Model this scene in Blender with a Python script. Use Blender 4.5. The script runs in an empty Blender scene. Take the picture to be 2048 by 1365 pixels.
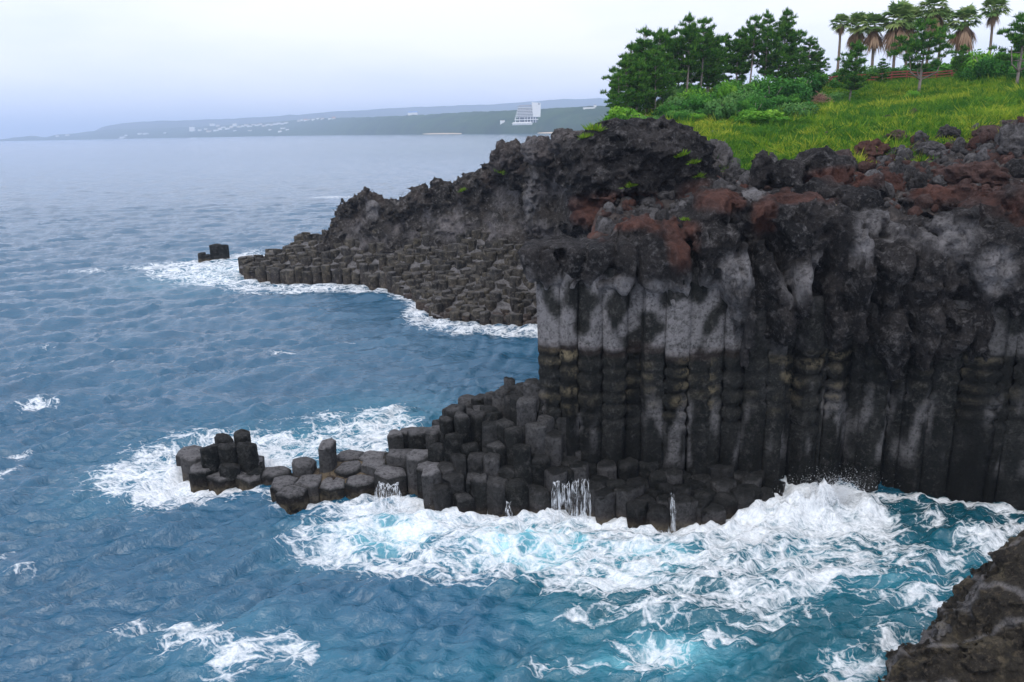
import bpy, math, random
import numpy as np
from mathutils import Matrix, Vector

# ------------------------------------------------------------------ camera
PW, PH, CAM_H = 2048.0, 1365.0, 22.0
LENS = 28.0
FPX = LENS / 36.0 * PW
PITCH, ROLL = math.radians(15.0), math.radians(1.3)
c_, s_ = math.cos(ROLL), math.sin(ROLL)
FWD = np.array([0, math.cos(PITCH), -math.sin(PITCH)])
R0 = np.array([1.0, 0, 0]); U0 = np.cross(R0, FWD)
RIGHT = c_ * R0 - s_ * U0; UP = s_ * R0 + c_ * U0
scene = bpy.context.scene
col = scene.collection
cam_d = bpy.data.cameras.new('camera'); cam_d.lens = LENS; cam_d.sensor_width = 36.0
cam_d.clip_start = 0.5; cam_d.clip_end = 60000.0
cam = bpy.data.objects.new('camera', cam_d); col.objects.link(cam)
cam.matrix_world = Matrix(((RIGHT[0], UP[0], -FWD[0], 0), (RIGHT[1], UP[1], -FWD[1], 0),
                           (RIGHT[2], UP[2], -FWD[2], CAM_H), (0, 0, 0, 1)))
scene.camera = cam
scene.view_settings.view_transform = 'Standard'
scene.view_settings.look = 'None'
scene.view_settings.exposure = 0.28
scene.view_settings.gamma = 1.0
scene.cycles.max_bounces = 6
scene.cycles.diffuse_bounces = 3
scene.cycles.glossy_bounces = 3
scene.cycles.volume_bounces = 3
scene.cycles.transparent_max_bounces = 12
scene.cycles.use_denoising = True

SUN_EL, SUN_AZ = math.radians(58), math.radians(205)       # high, behind and left of the camera
# ------------------------------------------------------------------ world: overcast sky
world = bpy.data.worlds.new('World'); scene.world = world; world.use_nodes = True
nt = world.node_tree; nt.nodes.clear()
def N(t, kind, **kw):
    n = t.nodes.new(kind)
    for k, v in kw.items():
        if k.startswith('i_'):
            n.inputs[int(k[2:]) if k[2:].isdigit() else k[2:]].default_value = v
        else: setattr(n, k, v)
    return n
out = N(nt, 'ShaderNodeOutputWorld'); bg = N(nt, 'ShaderNodeBackground'); bg.inputs[1].default_value = 0.1
sky = N(nt, 'ShaderNodeTexSky'); sky.sky_type = 'NISHITA'; sky.sun_disc = False
sky.sun_elevation = SUN_EL; sky.sun_rotation = SUN_AZ; sky.dust_density = 2.0
tc = N(nt, 'ShaderNodeTexCoord'); mp = N(nt, 'ShaderNodeMapping'); mp.inputs['Scale'].default_value = (1.0, 1.0, 4.5)
nz = N(nt, 'ShaderNodeTexNoise'); nz.inputs['Scale'].default_value = 1.6; nz.inputs['Detail'].default_value = 5
rmp = N(nt, 'ShaderNodeValToRGB')
rmp.color_ramp.elements[0].position = 0.3; rmp.color_ramp.elements[0].color = (0.62, 0.71, 0.93, 1)
rmp.color_ramp.elements[1].position = 0.66; rmp.color_ramp.elements[1].color = (0.98, 0.975, 1.06, 1)
scl = N(nt, 'ShaderNodeMix', data_type='RGBA', blend_type='MULTIPLY'); scl.inputs[0].default_value = 1.0
scl.inputs[7].default_value = (11.0, 11.0, 11.0, 1)
mx = N(nt, 'ShaderNodeMix', data_type='RGBA'); mx.inputs[0].default_value = 0.9
L = nt.links.new
L(tc.outputs['Generated'], mp.inputs[0]); L(mp.outputs[0], nz.inputs['Vector']); L(nz.outputs[0], rmp.inputs[0])
L(rmp.outputs[0], scl.inputs[6]); L(sky.outputs[0], mx.inputs[6]); L(scl.outputs[2], mx.inputs[7])
L(mx.outputs[2], bg.inputs[0]); L(bg.outputs[0], out.inputs[0])
# ------------------------------------------------------------------ soft sun through the cloud
sd = bpy.data.lights.new('sun', 'SUN'); sd.energy = 1.5; sd.angle = math.radians(40); sd.color = (1.0, 0.97, 0.92)
sun = bpy.data.objects.new('sun', sd); col.objects.link(sun)
sdir = Vector((math.sin(SUN_AZ) * math.cos(SUN_EL), math.cos(SUN_AZ) * math.cos(SUN_EL), math.sin(SUN_EL)))
sun.rotation_euler = sdir.to_track_quat('Z', 'Y').to_euler(); sun.location = (0, 0, 300)

# ------------------------------------------------------------------ picture point -> place in the world
CAMP = np.array([0, 0, CAM_H])
def ray(px, py):
    a = (px - PW / 2) / FPX; b = -(py - PH / 2) / FPX
    return FWD + a * RIGHT + b * UP
def atz(px, py, z=0.0):
    d = ray(px, py); return CAMP + (z - CAM_H) / d[2] * d
def aty(px, py, Y):
    d = ray(px, py); return CAMP + Y / d[1] * d
def proj(p):
    q = np.asarray(p, float) - CAMP
    w = q @ FWD
    return PW / 2 + FPX * (q @ RIGHT) / w, PH / 2 - FPX * (q @ UP) / w

# ------------------------------------------------------------------ noise
_rs = np.random.RandomState(7)
_PERM = np.tile(_rs.permutation(256), 3).astype(np.int32)
_g = _rs.normal(size=(256, 3)); _GRAD = (_g / np.linalg.norm(_g, axis=1)[:, None]).astype(np.float32)
_RND = _rs.rand(256, 3).astype(np.float32)
def perlin(x, y, z):
    x = np.asarray(x, np.float32); y = np.asarray(y, np.float32); z = np.asarray(z, np.float32)
    x, y, z = np.broadcast_arrays(x, y, z)
    fx, fy, fz = np.floor(x), np.floor(y), np.floor(z)
    ix, iy, iz = fx.astype(np.int32) & 255, fy.astype(np.int32) & 255, fz.astype(np.int32) & 255
    x = x - fx; y = y - fy; z = z - fz
    u = x * x * x * (x * (x * 6 - 15) + 10); v = y * y * y * (y * (y * 6 - 15) + 10); w = z * z * z * (z * (z * 6 - 15) + 10)
    res = 0
    for dx in (0, 1):
        wx = u if dx else 1 - u
        px_ = _PERM[ix + dx]
        for dy in (0, 1):
            wy = v if dy else 1 - v
            pxy = _PERM[px_ + iy + dy]
            for dz in (0, 1):
                wz = w if dz else 1 - w
                g = _GRAD[_PERM[pxy + iz + dz]]
                res = res + wx * wy * wz * (g[..., 0] * (x - dx) + g[..., 1] * (y - dy) + g[..., 2] * (z - dz))
    return res * 1.5
def fbm(x, y, z, octv=4, gain=0.5, ridged=False):
    a, s, tot = 1.0, 0.0, 0.0
    f = 1.0
    for o in range(octv):
        n = perlin(x * f + 17.3 * o, y * f + 5.1 * o, z * f + 9.7 * o)
        if ridged: n = 1 - 2 * np.abs(n)
        s = s + a * n; tot += a; a *= gain; f *= 2.03
    return s / tot
def worley(x, y, z=None):
    x = np.asarray(x, np.float32); y = np.asarray(y, np.float32)
    z = np.zeros_like(x) if z is None else np.asarray(z, np.float32)
    ix, iy, iz = np.floor(x).astype(np.int32), np.floor(y).astype(np.int32), np.floor(z).astype(np.int32)
    best = np.full(x.shape, 9.0, np.float32); idn = np.zeros(x.shape, np.float32)
    for dx in (-1, 0, 1):
        for dy in (-1, 0, 1):
            for dz in (-1, 0, 1):
                h = _PERM[_PERM[_PERM[(ix + dx) & 255] + ((iy + dy) & 255)] + ((iz + dz) & 255)]
                r = _RND[h]
                d = (ix + dx + r[..., 0] - x) ** 2 + (iy + dy + r[..., 1] - y) ** 2 + (iz + dz + r[..., 2] - z) ** 2
                m = d < best
                best = np.where(m, d, best); idn = np.where(m, r[..., 0], idn)
    return np.sqrt(best), idn
def sstep(a, b, x):
    t = np.clip((x - a) / (b - a), 0, 1); return t * t * (3 - 2 * t)
def smin(a, b, k):
    h = np.clip(0.5 + 0.5 * (b - a) / k, 0, 1); return b * (1 - h) + a * h - k * h * (1 - h)
def smax(a, b, k): return -smin(-a, -b, k)

# ------------------------------------------------------------------ mesh helpers
def mesh_np(name, V, Fs, mat=None, smooth=False, attrs=None):
    """V (n,3); Fs (m,3) or (m,4) arrays or a list of both"""
    me = bpy.data.meshes.new(name)
    if not isinstance(Fs, list): Fs = [Fs]
    Fs = [np.asarray(f, np.int32) for f in Fs if len(f)]
    V = np.asarray(V, np.float32)
    me.vertices.add(len(V)); me.vertices.foreach_set('co', V.ravel())
    nl = sum(f.size for f in Fs); npoly = sum(len(f) for f in Fs)
    me.loops.add(nl); me.loops.foreach_set('vertex_index', np.concatenate([f.ravel() for f in Fs]))
    me.polygons.add(npoly)
    tot = np.concatenate([np.full(len(f), f.shape[1], np.int32) for f in Fs])
    st = np.concatenate([[0], np.cumsum(tot)[:-1]]).astype(np.int32)
    me.polygons.foreach_set('loop_start', st); me.polygons.foreach_set('loop_total', tot)
    if smooth: me.polygons.foreach_set('use_smooth', np.ones(npoly, bool))
    for k, a in (attrs or {}).items():
        a = np.asarray(a, np.float32)
        if a.ndim == 1:
            at = me.attributes.new(k, 'FLOAT', 'POINT'); at.data.foreach_set('value', a)
        else:
            at = me.attributes.new(k, 'FLOAT_COLOR', 'POINT')
            c4 = np.ones((len(a), 4), np.float32); c4[:, :a.shape[1]] = a
            at.data.foreach_set('color', c4.ravel())
    me.update(calc_edges=True); me.validate()
    if mat: me.materials.append(mat)
    return me
def link(name, me, parent=None, loc=None, **props):
    o = bpy.data.objects.new(name, me); col.objects.link(o)
    if parent is not None: o.parent = parent
    if loc is not None: o.location = loc
    for k, v in props.items(): o[k] = v
    return o
def empty(name, loc, rz=0.0, **props):
    o = bpy.data.objects.new(name, None); col.objects.link(o)
    o.location = loc; o.rotation_euler = (0, 0, rz); o.empty_display_size = 0.5
    for k, v in props.items(): o[k] = v
    return o
class MB:
    """collects polygons into one mesh"""
    def __init__(s): s.v = []; s.f = []
    def add(s, V, F):
        b = len(s.v); s.v.extend([tuple(map(float, p)) for p in V]); s.f.extend([tuple(i + b for i in q) for q in F])
    def box(s, x0, x1, y0, y1, z0, z1):
        s.add([(x0, y0, z0), (x1, y0, z0), (x1, y1, z0), (x0, y1, z0), (x0, y0, z1), (x1, y0, z1), (x1, y1, z1), (x0, y1, z1)],
              [(3, 2, 1, 0), (4, 5, 6, 7), (0, 1, 5, 4), (1, 2, 6, 5), (2, 3, 7, 6), (3, 0, 4, 7)])
    def tube(s, pts, rad, n=6, cap=True):
        pts = [Vector(p) for p in pts]; rings = []
        V = []; F = []
        for i, p in enumerate(pts):
            d = (pts[min(i + 1, len(pts) - 1)] - pts[max(i - 1, 0)]).normalized()
            a = d.cross(Vector((0.3, 0.9, 0.1)) if abs(d.z) > 0.9 else Vector((0, 0, 1))).normalized(); b = d.cross(a)
            r = rad[i] if hasattr(rad, '__len__') else rad
            for k in range(n):
                t = 2 * math.pi * k / n; V.append(p + (a * math.cos(t) + b * math.sin(t)) * r)
        for i in range(len(pts) - 1):
            for k in range(n):
                F.append((i * n + k, i * n + (k + 1) % n, (i + 1) * n + (k + 1) % n, (i + 1) * n + k))
        if cap: F.append(tuple(range(n - 1, -1, -1))); F.append(tuple((len(pts) - 1) * n + k for k in range(n)))
        s.add(V, F)
    def mesh(s, name, mat, smooth=False):
        me = bpy.data.meshes.new(name); me.from_pydata(s.v, [], s.f); me.update()
        if smooth: me.polygons.foreach_set('use_smooth', np.ones(len(me.polygons), bool))
        if mat: me.materials.append(mat)
        return me

def surface_nets(f, org, h):
    """f: field (nx,ny,nz), negative inside -> V, quads"""
    s = f < 0
    nx, ny, nz_ = f.shape
    cnt = np.zeros((nx - 1, ny - 1, nz_ - 1), np.int8)
    for dx in (0, 1):
        for dy in (0, 1):
            for dz in (0, 1): cnt += s[dx:nx - 1 + dx, dy:ny - 1 + dy, dz:nz_ - 1 + dz]
    act = (cnt > 0) & (cnt < 8)
    I = np.argwhere(act); ids = np.full(act.shape, -1, np.int32); ids[act] = np.arange(len(I))
    acc = np.zeros((len(I), 3)); n = np.zeros(len(I))
    cs = [(0, 0, 0), (1, 0, 0), (0, 1, 0), (1, 1, 0), (0, 0, 1), (1, 0, 1), (0, 1, 1), (1, 1, 1)]
    val = [f[I[:, 0] + c[0], I[:, 1] + c[1], I[:, 2] + c[2]] for c in cs]
    for a in range(8):
        for b in range(a + 1, 8):
            df = np.abs(np.subtract(cs[a], cs[b]))
            if df.sum() != 1: continue
            m = (val[a] < 0) != (val[b] < 0)
            t = np.where(m, val[a] / np.where(m, val[a] - val[b], 1), 0)
            p = np.array(cs[a])[None] + t[:, None] * (np.array(cs[b]) - np.array(cs[a]))[None]
            acc += p * m[:, None]; n += m
    V = (I + acc / n[:, None]) * h + np.array(org)
    Q = []
    for ax in range(3):
        A = [slice(None)] * 3; B = [slice(None)] * 3
        A[ax] = slice(0, -1); B[ax] = slice(1, None)
        ch = s[tuple(A)] != s[tuple(B)]
        E_ = np.argwhere(ch)
        o1, o2 = [k for k in range(3) if k != ax]
        dims = act.shape
        ok = (E_[:, o1] > 0) & (E_[:, o2] > 0) & (E_[:, o1] < dims[o1]) & (E_[:, o2] < dims[o2])
        E_ = E_[ok]
        def gid(d1, d2):
            K = E_.copy(); K[:, o1] -= d1; K[:, o2] -= d2; return ids[K[:, 0], K[:, 1], K[:, 2]]
        q = np.stack([gid(1, 1), gid(0, 1), gid(0, 0), gid(1, 0)], 1)
        inside = s[E_[:, 0], E_[:, 1], E_[:, 2]]
        flip = inside if ax != 1 else ~inside
        q[~flip] = q[~flip][:, ::-1]
        Q.append(q[(q >= 0).all(1)])
    return V, np.concatenate(Q)

def ell(X, Y, Z, c, r):
    k = np.sqrt(((X - c[0]) / r[0]) ** 2 + ((Y - c[1]) / r[1]) ** 2 + ((Z - c[2]) / r[2]) ** 2)
    return (k - 1) * min(r)
def sdf_rock(x0, x1, y0, y1, z0, z1, h, base, rough, band=1.2):
    xs = np.arange(x0, x1, h, dtype=np.float32); ys = np.arange(y0, y1, h, dtype=np.float32); zs = np.arange(z0, z1, h, dtype=np.float32)
    X, Y, Z = np.meshgrid(xs, ys, zs, indexing='ij')
    d = base(X, Y, Z).astype(np.float32)
    m = np.abs(d) < band
    d[m] += rough(X[m], Y[m], Z[m], d[m])
    for ax in range(3):                     # close the block
        for e in (0, -1):
            sl = [slice(None)] * 3; sl[ax] = e; d[tuple(sl)] = np.maximum(d[tuple(sl)], 0.3 * h)
    V, Q = surface_nets(d, (x0, y0, z0), h)
    a = np.concatenate([Q[:, 0], Q[:, 1], Q[:, 2]]); b = np.concatenate([Q[:, 1], Q[:, 2], Q[:, 3]]); lab = np.arange(len(V))
    for _ in range(200):                    # drop crumbs that float free of the main mass
        m_ = np.minimum(lab[a], lab[b]); new = lab.copy(); np.minimum.at(new, a, m_); np.minimum.at(new, b, m_); new = new[new]; new = new[new]
        if (new == lab).all(): break
        lab = new
    cnt = np.bincount(lab, minlength=len(V)); ok_ = cnt[lab] > .04 * len(V); idx = np.cumsum(ok_) - 1
    return V[ok_], idx[Q[ok_[Q].all(1)]]
def lava_rough(amp=1.0, sc=1.0, pit=.8):
    def f(X, Y, Z, d):
        X, Y, Z = X / sc, Y / sc, Z / sc
        wx = perlin(X * .5, Y * .5, Z * .5 + 40)
        a = fbm(X * .30 + wx * .5, Y * .30, Z * .30 + wx * .4, 2) * 0.85
        b = fbm(X * .85, Y * .85 + wx, Z * 1.0, 4, .55, True)
        b = -.42 * np.clip(b + .15, 0, 2) ** 1.8
        w, _ = worley(X * .8 + wx * .6, Y * .8, Z * .8); w2, _ = worley(X * 2.1, Y * 2.1, Z * 2.1 + wx)
        return (a + b + .15 + np.clip(.52 - w, 0, 1) * 1.0 * pit + np.clip(.48 - w2, 0, 1) * .42 * pit + fbm(X * 3.3, Y * 3.3, Z * 3.3, 2) * .12) * amp
    return f

# ------------------------------------------------------------------ materials
def new_mat(name):
    m = bpy.data.materials.new(name); m.use_nodes = True
    t = m.node_tree; t.nodes.clear()
    o = N(t, 'ShaderNodeOutputMaterial'); p = N(t, 'ShaderNodeBsdfPrincipled')
    t.links.new(p.outputs[0], o.inputs[0])
    return m, t, p
def noise_n(t, vec, scale, detail=5, rough=.6, dist=0.0):
    n = N(t, 'ShaderNodeTexNoise'); n.inputs['Scale'].default_value = scale; n.inputs['Detail'].default_value = detail
    n.inputs['Roughness'].default_value = rough; n.inputs['Distortion'].default_value = dist
    t.links.new(vec, n.inputs['Vector']); return n.outputs[0]
def ramp(t, fac, stops, interp='LINEAR'):
    r = N(t, 'ShaderNodeValToRGB'); cr = r.color_ramp; cr.interpolation = interp
    while len(cr.elements) < len(stops): cr.elements.new(0.5)
    for e, (p, c) in zip(cr.elements, stops):
        e.position = p; e.color = (c, c, c, 1) if not hasattr(c, '__len__') else (*c, 1)
    t.links.new(fac, r.inputs[0]); return r.outputs[0]
def mixc(t, fac, a, b, mode='MIX'):
    m = N(t, 'ShaderNodeMix', data_type='RGBA', blend_type=mode)
    for i, v in ((0, fac), (6, a), (7, b)):
        if hasattr(v, 'is_output'): t.links.new(v, m.inputs[i])
        else: m.inputs[i].default_value = v if i == 0 else (*v, 1)
    return m.outputs[2]
def mth(t, op, a, b=0.0, clamp=False):
    m = N(t, 'ShaderNodeMath', operation=op); m.use_clamp = clamp
    for i, v in ((0, a), (1, b)):
        if hasattr(v, 'is_output'): t.links.new(v, m.inputs[i])
        else: m.inputs[i].default_value = v
    return m.outputs[0]
def bump_n(t, h, strength, dist, normal=None):
    b = N(t, 'ShaderNodeBump'); b.inputs['Strength'].default_value = strength; b.inputs['Distance'].default_value = dist
    t.links.new(h, b.inputs['Height'])
    if normal is not None: t.links.new(normal, b.inputs['Normal'])
    return b.outputs[0]
def attr_n(t, name):
    a = N(t, 'ShaderNodeAttribute'); a.attribute_name = name; return a
def pos_n(t): return N(t, 'ShaderNodeNewGeometry').outputs['Position']

def rock_material(name, dark, mid, pale, fine=1.0, bump=1.0):
    """tint attribute: R red scoria, G ochre lichen, B pale grey skin and the sheen painted on stub tops"""
    m, t, p = new_mat(name); P = pos_n(t)
    n1 = noise_n(t, P, .35 * fine, 6, .62, .6); n2 = noise_n(t, P, 1.7 * fine, 7, .68, .3); n3 = noise_n(t, P, 9 * fine, 5, .7)
    tint = attr_n(t, 'tint'); sep = N(t, 'ShaderNodeSeparateColor'); t.links.new(tint.outputs['Color'], sep.inputs[0])
    n4 = noise_n(t, P, 4.2 * fine, 6, .72, .4)
    base = mixc(t, ramp(t, n1, [(.38, 0), (.60, 1)]), dark, mid)
    base = mixc(t, ramp(t, n2, [(.53, 0), (.66, .8)]), base, pale)
    base = mixc(t, ramp(t, n4, [(.56, 0), (.70, .6)]), base, tuple(min(1, c * 1.3) for c in pale))
    base = mixc(t, ramp(t, n4, [(.32, .85), (.46, 0)]), base, tuple(c * .35 for c in dark))
    base = mixc(t, mth(t, 'MULTIPLY', ramp(t, n3, [(.4, 0), (.58, 1)]), .4), base, tuple(c * .45 for c in dark))
    base = mixc(t, attr_n(t, 'stain_dim').outputs['Fac'], base, (.006, .0065, .0055))
    pb = mth(t, 'MULTIPLY', sep.outputs[2], mth(t, 'MULTIPLY', ramp(t, n2, [(.30, .25), (.5, 1)]), ramp(t, n4, [(.36, .35), (.52, 1)])), True)
    base = mixc(t, pb, base, mixc(t, n3, (.20, .195, .205), (.40, .385, .385)))
    lg = mth(t, 'MULTIPLY', sep.outputs[1], ramp(t, n2, [(.4, 0), (.56, 1)]), True)
    base = mixc(t, lg, base, mixc(t, n3, (.12, .10, .06), (.36, .30, .19)))
    red = mixc(t, ramp(t, n2, [(.3, 0), (.7, 1)]), (.060, .030, .025), (.17, .080, .060))
    red = mixc(t, ramp(t, n3, [(.55, 0), (.75, .5)]), red, (.22, .16, .14))
    rf = mth(t, 'MULTIPLY', sep.outputs[0], ramp(t, n1, [(.22, .45), (.5, 1)]), True)
    base = mixc(t, rf, base, red)
    t.links.new(base, p.inputs['Base Color'])
    t.links.new(ramp(t, n2, [(.3, .62), (.7, .92)]), p.inputs['Roughness']); p.inputs['Specular IOR Level'].default_value = .10
    hgt = mth(t, 'ADD', mth(t, 'MULTIPLY', n2, .8), mth(t, 'ADD', mth(t, 'MULTIPLY', n4, .6), mth(t, 'MULTIPLY', n3, .30)))
    b = bump_n(t, hgt, 1.0, .55 * bump / fine)
    t.links.new(bump_n(t, noise_n(t, P, 24 * fine, 3, .7), .5 * bump, .04, b), p.inputs['Normal'])
    return m
M = {}
M['lava'] = rock_material('lava_rock', (.016, .016, .017), (.058, .052, .050), (.20, .19, .188), 1.0, 1.4)
M['column'] = rock_material('basalt', (.014, .016, .015), (.042, .043, .040), (.12, .115, .11), 1.2, 1.2)
M['field'] = rock_material('basalt_far', (.030, .030, .030), (.085, .078, .068), (.28, .25, .21), .9, 1.2)
M['ridge'] = rock_material('lava_far', (.030, .028, .027), (.090, .078, .068), (.30, .28, .265), .7, 1.4)

def mesh_rock(name, V, Q, mat, tint): return mesh_np(name, V, Q, mat, True, {'tint': tint})

# ================================================================== LAND: ground of the headland
def interp(pts):
    xs, ys = zip(*sorted(pts)); return lambda v: np.interp(v, xs, ys)
gpts = [aty(*p) for p in [(1250, 462, 56), (1330, 455, 54), (1450, 425, 53), (1600, 410, 53), (1750, 440, 51), (1900, 430, 50), (2048, 420, 48), (2200, 400, 46),
        (1450, 335, 68), (1600, 335, 68), (1750, 325, 66), (1900, 300, 66), (2048, 262, 70), (2250, 240, 70),
        (1235, 262, 92), (1330, 275, 82), (1420, 270, 84), (1500, 245, 90), (1600, 228, 96), (1700, 210, 112), (1850, 186, 108), (2048, 165, 104), (2200, 160, 104),
        (1240, 243, 108), (1330, 222, 116), (1400, 190, 126), (1500, 182, 126), (1640, 172, 132), (1760, 167, 130), (1950, 160, 127), (2100, 158, 120)]]
gpts += [np.array(p) for p in [(30, 160, 27.5), (60, 165, 29.5), (100, 165, 30), (100, 130, 29), (110, 90, 26), (90, 60, 21), (80, 220, 30), (150, 150, 31), (150, 220, 31), (40, 220, 29),
                               (8, 75, 17.2), (7, 66, 15.5), (6.5, 85, 18.2), (9, 100, 21.5), (5, 50, 14.8), (60, 48, 19)]]
GP = np.array(gpts)
def _tps(d2): return np.where(d2 > 1e-9, d2 * np.log(np.maximum(d2, 1e-9)), 0)
_S = 0.02
_gx = GP[:, :2] * _S; _n = len(GP)
_A = np.zeros((_n + 3, _n + 3)); _A[:_n, :_n] = _tps(((_gx[:, None] - _gx[None]) ** 2).sum(-1)) + np.eye(_n) * 0.02
_A[:_n, _n] = 1; _A[:_n, _n + 1:] = _gx; _A[_n:, :_n] = _A[:_n, _n:].T
_w = np.linalg.solve(_A, np.concatenate([GP[:, 2], [0, 0, 0]]))
def G0(X, Y):
    X = np.asarray(X, float); Y = np.asarray(Y, float); r = np.full(X.shape, _w[_n]) + _w[_n + 1] * X * _S + _w[_n + 2] * Y * _S
    for i in range(_n): r = r + _w[i] * _tps((X * _S - _gx[i, 0]) ** 2 + (Y * _S - _gx[i, 1]) ** 2)
    return r
left_edge = interp([(44, 3.5), (50, 4.2), (60, 6.5), (68, 9), (75, 9.5), (85, 9), (95, 9.5), (105, 12), (113, 14.5), (120, 21), (128, 28), (150, 42), (220, 65)])
grass_line = interp([(0, 72), (14, 70), (20, 67.5), (26, 66), (33, 66.5), (40, 70), (46, 73), (60, 76), (120, 76)])
def grass_mask(X, Y):
    n = fbm(X * .16, Y * .16, 3.0, 4)
    return sstep(-2.2, 2.2, Y - grass_line(X) + n * 9) * sstep(-.3, 1.2, X - left_edge(Y))
def G(X, Y):
    X = np.asarray(X, float); Y = np.asarray(Y, float)
    z = G0(X, Y); gm = grass_mask(X, Y)
    w, _ = worley(X * .38, Y * .38); w2, _ = worley(X * .95 + 4, Y * .95)
    rock = (fbm(X * .3, Y * .3, 1.0, 4, .55, True) * .9 + np.clip(.55 - w, 0, 1) * 2.2 + np.clip(.5 - w2, 0, 1) * 1.0 - .75) * (1 - gm)
    soft = (fbm(X * .3, Y * .3, 8.0, 3) * .6 + fbm(X * .9, Y * .9, 5.0, 3) * .42) * gm
    drop = sstep(0, -3.0, X - left_edge(Y)) * 26
    return z + rock + soft - drop
def axis(segs):
    r = []
    for a, b, s in segs: r.append(np.arange(a, b, s))
    return np.concatenate(r)
xs = axis([(-3, 48, .26), (48, 84, .6), (84, 170, 2.4)]); ys = axis([(49, 84, .26), (84, 134, .55), (134, 230, 2.4)])
XX, YY = np.meshgrid(xs, ys, indexing='ij')
ZZ = G(XX, YY)
def grid_faces(nx, ny):
    i = np.arange(nx * ny).reshape(nx, ny)
    return np.stack([i[:-1, :-1].ravel(), i[1:, :-1].ravel(), i[1:, 1:].ravel(), i[:-1, 1:].ravel()], 1)
def ground_material():
    m, t, p = new_mat('headland_ground'); P = pos_n(t)
    at = attr_n(t, 'tint'); sep = N(t, 'ShaderNodeSeparateColor'); t.links.new(at.outputs['Color'], sep.inputs[0])
    n1 = noise_n(t, P, .5, 5, .6); n2 = noise_n(t, P, 2.2, 6, .7, .3); n3 = noise_n(t, P, 8, 4, .7)
    rock = mixc(t, ramp(t, n1, [(.35, 0), (.65, 1)]), (.022, .021, .021), (.065, .056, .052))
    rock = mixc(t, ramp(t, n2, [(.5, 0), (.75, .8)]), rock, (.16, .14, .13))
    red = mixc(t, n2, (.055, .028, .022), (.15, .070, .052))
    rock = mixc(t, mth(t, 'MULTIPLY', sep.outputs[0], ramp(t, n1, [(.3, .2), (.55, 1)]), True), rock, red)
    gr = mixc(t, ramp(t, n1, [(.3, 0), (.7, 1)]), (.035, .11, .018), (.15, .23, .02))
    gr = mixc(t, ramp(t, n3, [(.45, 0), (.7, .7)]), gr, (.06, .09, .015))
    gf = mth(t, 'ADD', sep.outputs[1], mth(t, 'MULTIPLY', mth(t, 'SUBTRACT', n2, .5), .9))
    t.links.new(mixc(t, ramp(t, gf, [(.42, 0), (.56, 1)]), rock, gr), p.inputs['Base Color'])
    p.inputs['Roughness'].default_value = .9; p.inputs['Specular IOR Level'].default_value = .1
    t.links.new(bump_n(t, mth(t, 'ADD', n2, mth(t, 'MULTIPLY', n3, .4)), .9, .3), p.inputs['Normal'])
    return m
M['ground'] = ground_material()
gmask = grass_mask(XX, YY)
redm = sstep(.0, .35, fbm(XX * .09 + 3, YY * .09, 2.2, 3) - .12 + sstep(28, 44, XX) * .22 + sstep(12, 9, np.abs(XX - 12)) * .1 * 0)
headland = link('headland', mesh_np('headland', np.stack([XX, YY, ZZ], -1).reshape(-1, 3), grid_faces(len(xs), len(ys)), M['ground'], True,
    {'tint': np.stack([redm, gmask, gmask * 0], -1).reshape(-1, 3)}), kind='structure')

# ================================================================== NEAR CLIFF
yface = interp([(0, 46.4), (2, 46.0), (5, 45.4), (10, 45.0), (16, 45.0), (20, 45.3), (25, 44.2), (30, 42.2), (38, 38.5)])
ztop = interp([(0, 15.2), (.6, 15.3), (3, 15.4), (5, 15.4), (6, 15.6), (7.5, 15.8), (10, 16.3), (13, 16.8), (15, 16.9), (17.4, 16.9), (18.6, 15.8), (19.4, 14.0), (21.5, 14.6), (23, 15.8), (28, 16.2), (34, 17), (40, 17)])
zbot = interp([(0, 13.2), (2, 12.9), (6, 12.6), (10, 13), (12, 12.2), (14, 11.2), (17, 10.9), (20, 9.8), (24, 10.6), (28, 10.2), (40, 10.4)])
lobes = [((1340, 480, 45.6), (1.0, 1.3, 1.5)), ((1375, 485, 45.1), (.75, 1.0, 1.7)), ((1425, 420, 46.6), (1.0, 1.6, 1.1)), ((1460, 412, 47.0), (1.1, 1.6, .9)), ((1500, 412, 49.5), (1.1, 1.2, 1.0)), ((1425, 470, 45.6), (1.0, 1.2, 1.6)),
         ((1590, 432, 46.4), (2.6, 2.2, 1.1)), ((1665, 475, 45.4), (1.5, 1.7, 1.7)), ((1705, 540, 44.7), (.85, 1.3, 2.2)), ((1640, 560, 44.9), (1.1, 1.0, 1.8)), ((1480, 560, 43.9), (1.15, .9, 1.35)), ((1490, 625, 44.2), (.7, .8, 1.5)), ((1605, 590, 43.9), (1.25, .95, 1.5)), ((1580, 640, 44.3), (.8, .7, .9)),
         ((1735, 460, 49), (1.4, 1.5, 1.2)), ((1720, 420, 51), (1.2, 1.5, 1.3)), ((1815, 520, 45.2), (1.0, 1.3, 1.9)), ((1800, 470, 48), (1.0, 1.2, 1.0)), ((1905, 530, 44.2), (1.7, 1.5, 2.6)), ((1985, 540, 43.4), (1.5, 1.5, 2.4)), ((1950, 640, 43.6), (2.2, .9, 1.6)),
         ((1985, 425, 46.5), (1.7, 2.0, 1.1)), ((2040, 410, 46.0), (1.6, 2.0, 1.5)), ((1900, 410, 51), (2.4, 2.2, .9)), ((1640, 345, 56), (2.0, 1.8, 1.6)), ((1570, 350, 55), (1.4, 1.4, 1.2)), ((1650, 400, 53), (2.4, 1.5, 1.4)), ((1740, 385, 54), (1.2, 1.3, 1.2)), ((1525, 340, 55), (.7, .7, 1.3)),
         ((1290, 465, 47.6), (1.4, 1.6, .6)), ((1690, 660, 44.5), (1.2, .9, 1.5)), ((1770, 670, 44.7), (1.3, .9, 1.6)), ((1860, 660, 44.0), (1.0, .8, 1.3))]
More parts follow.
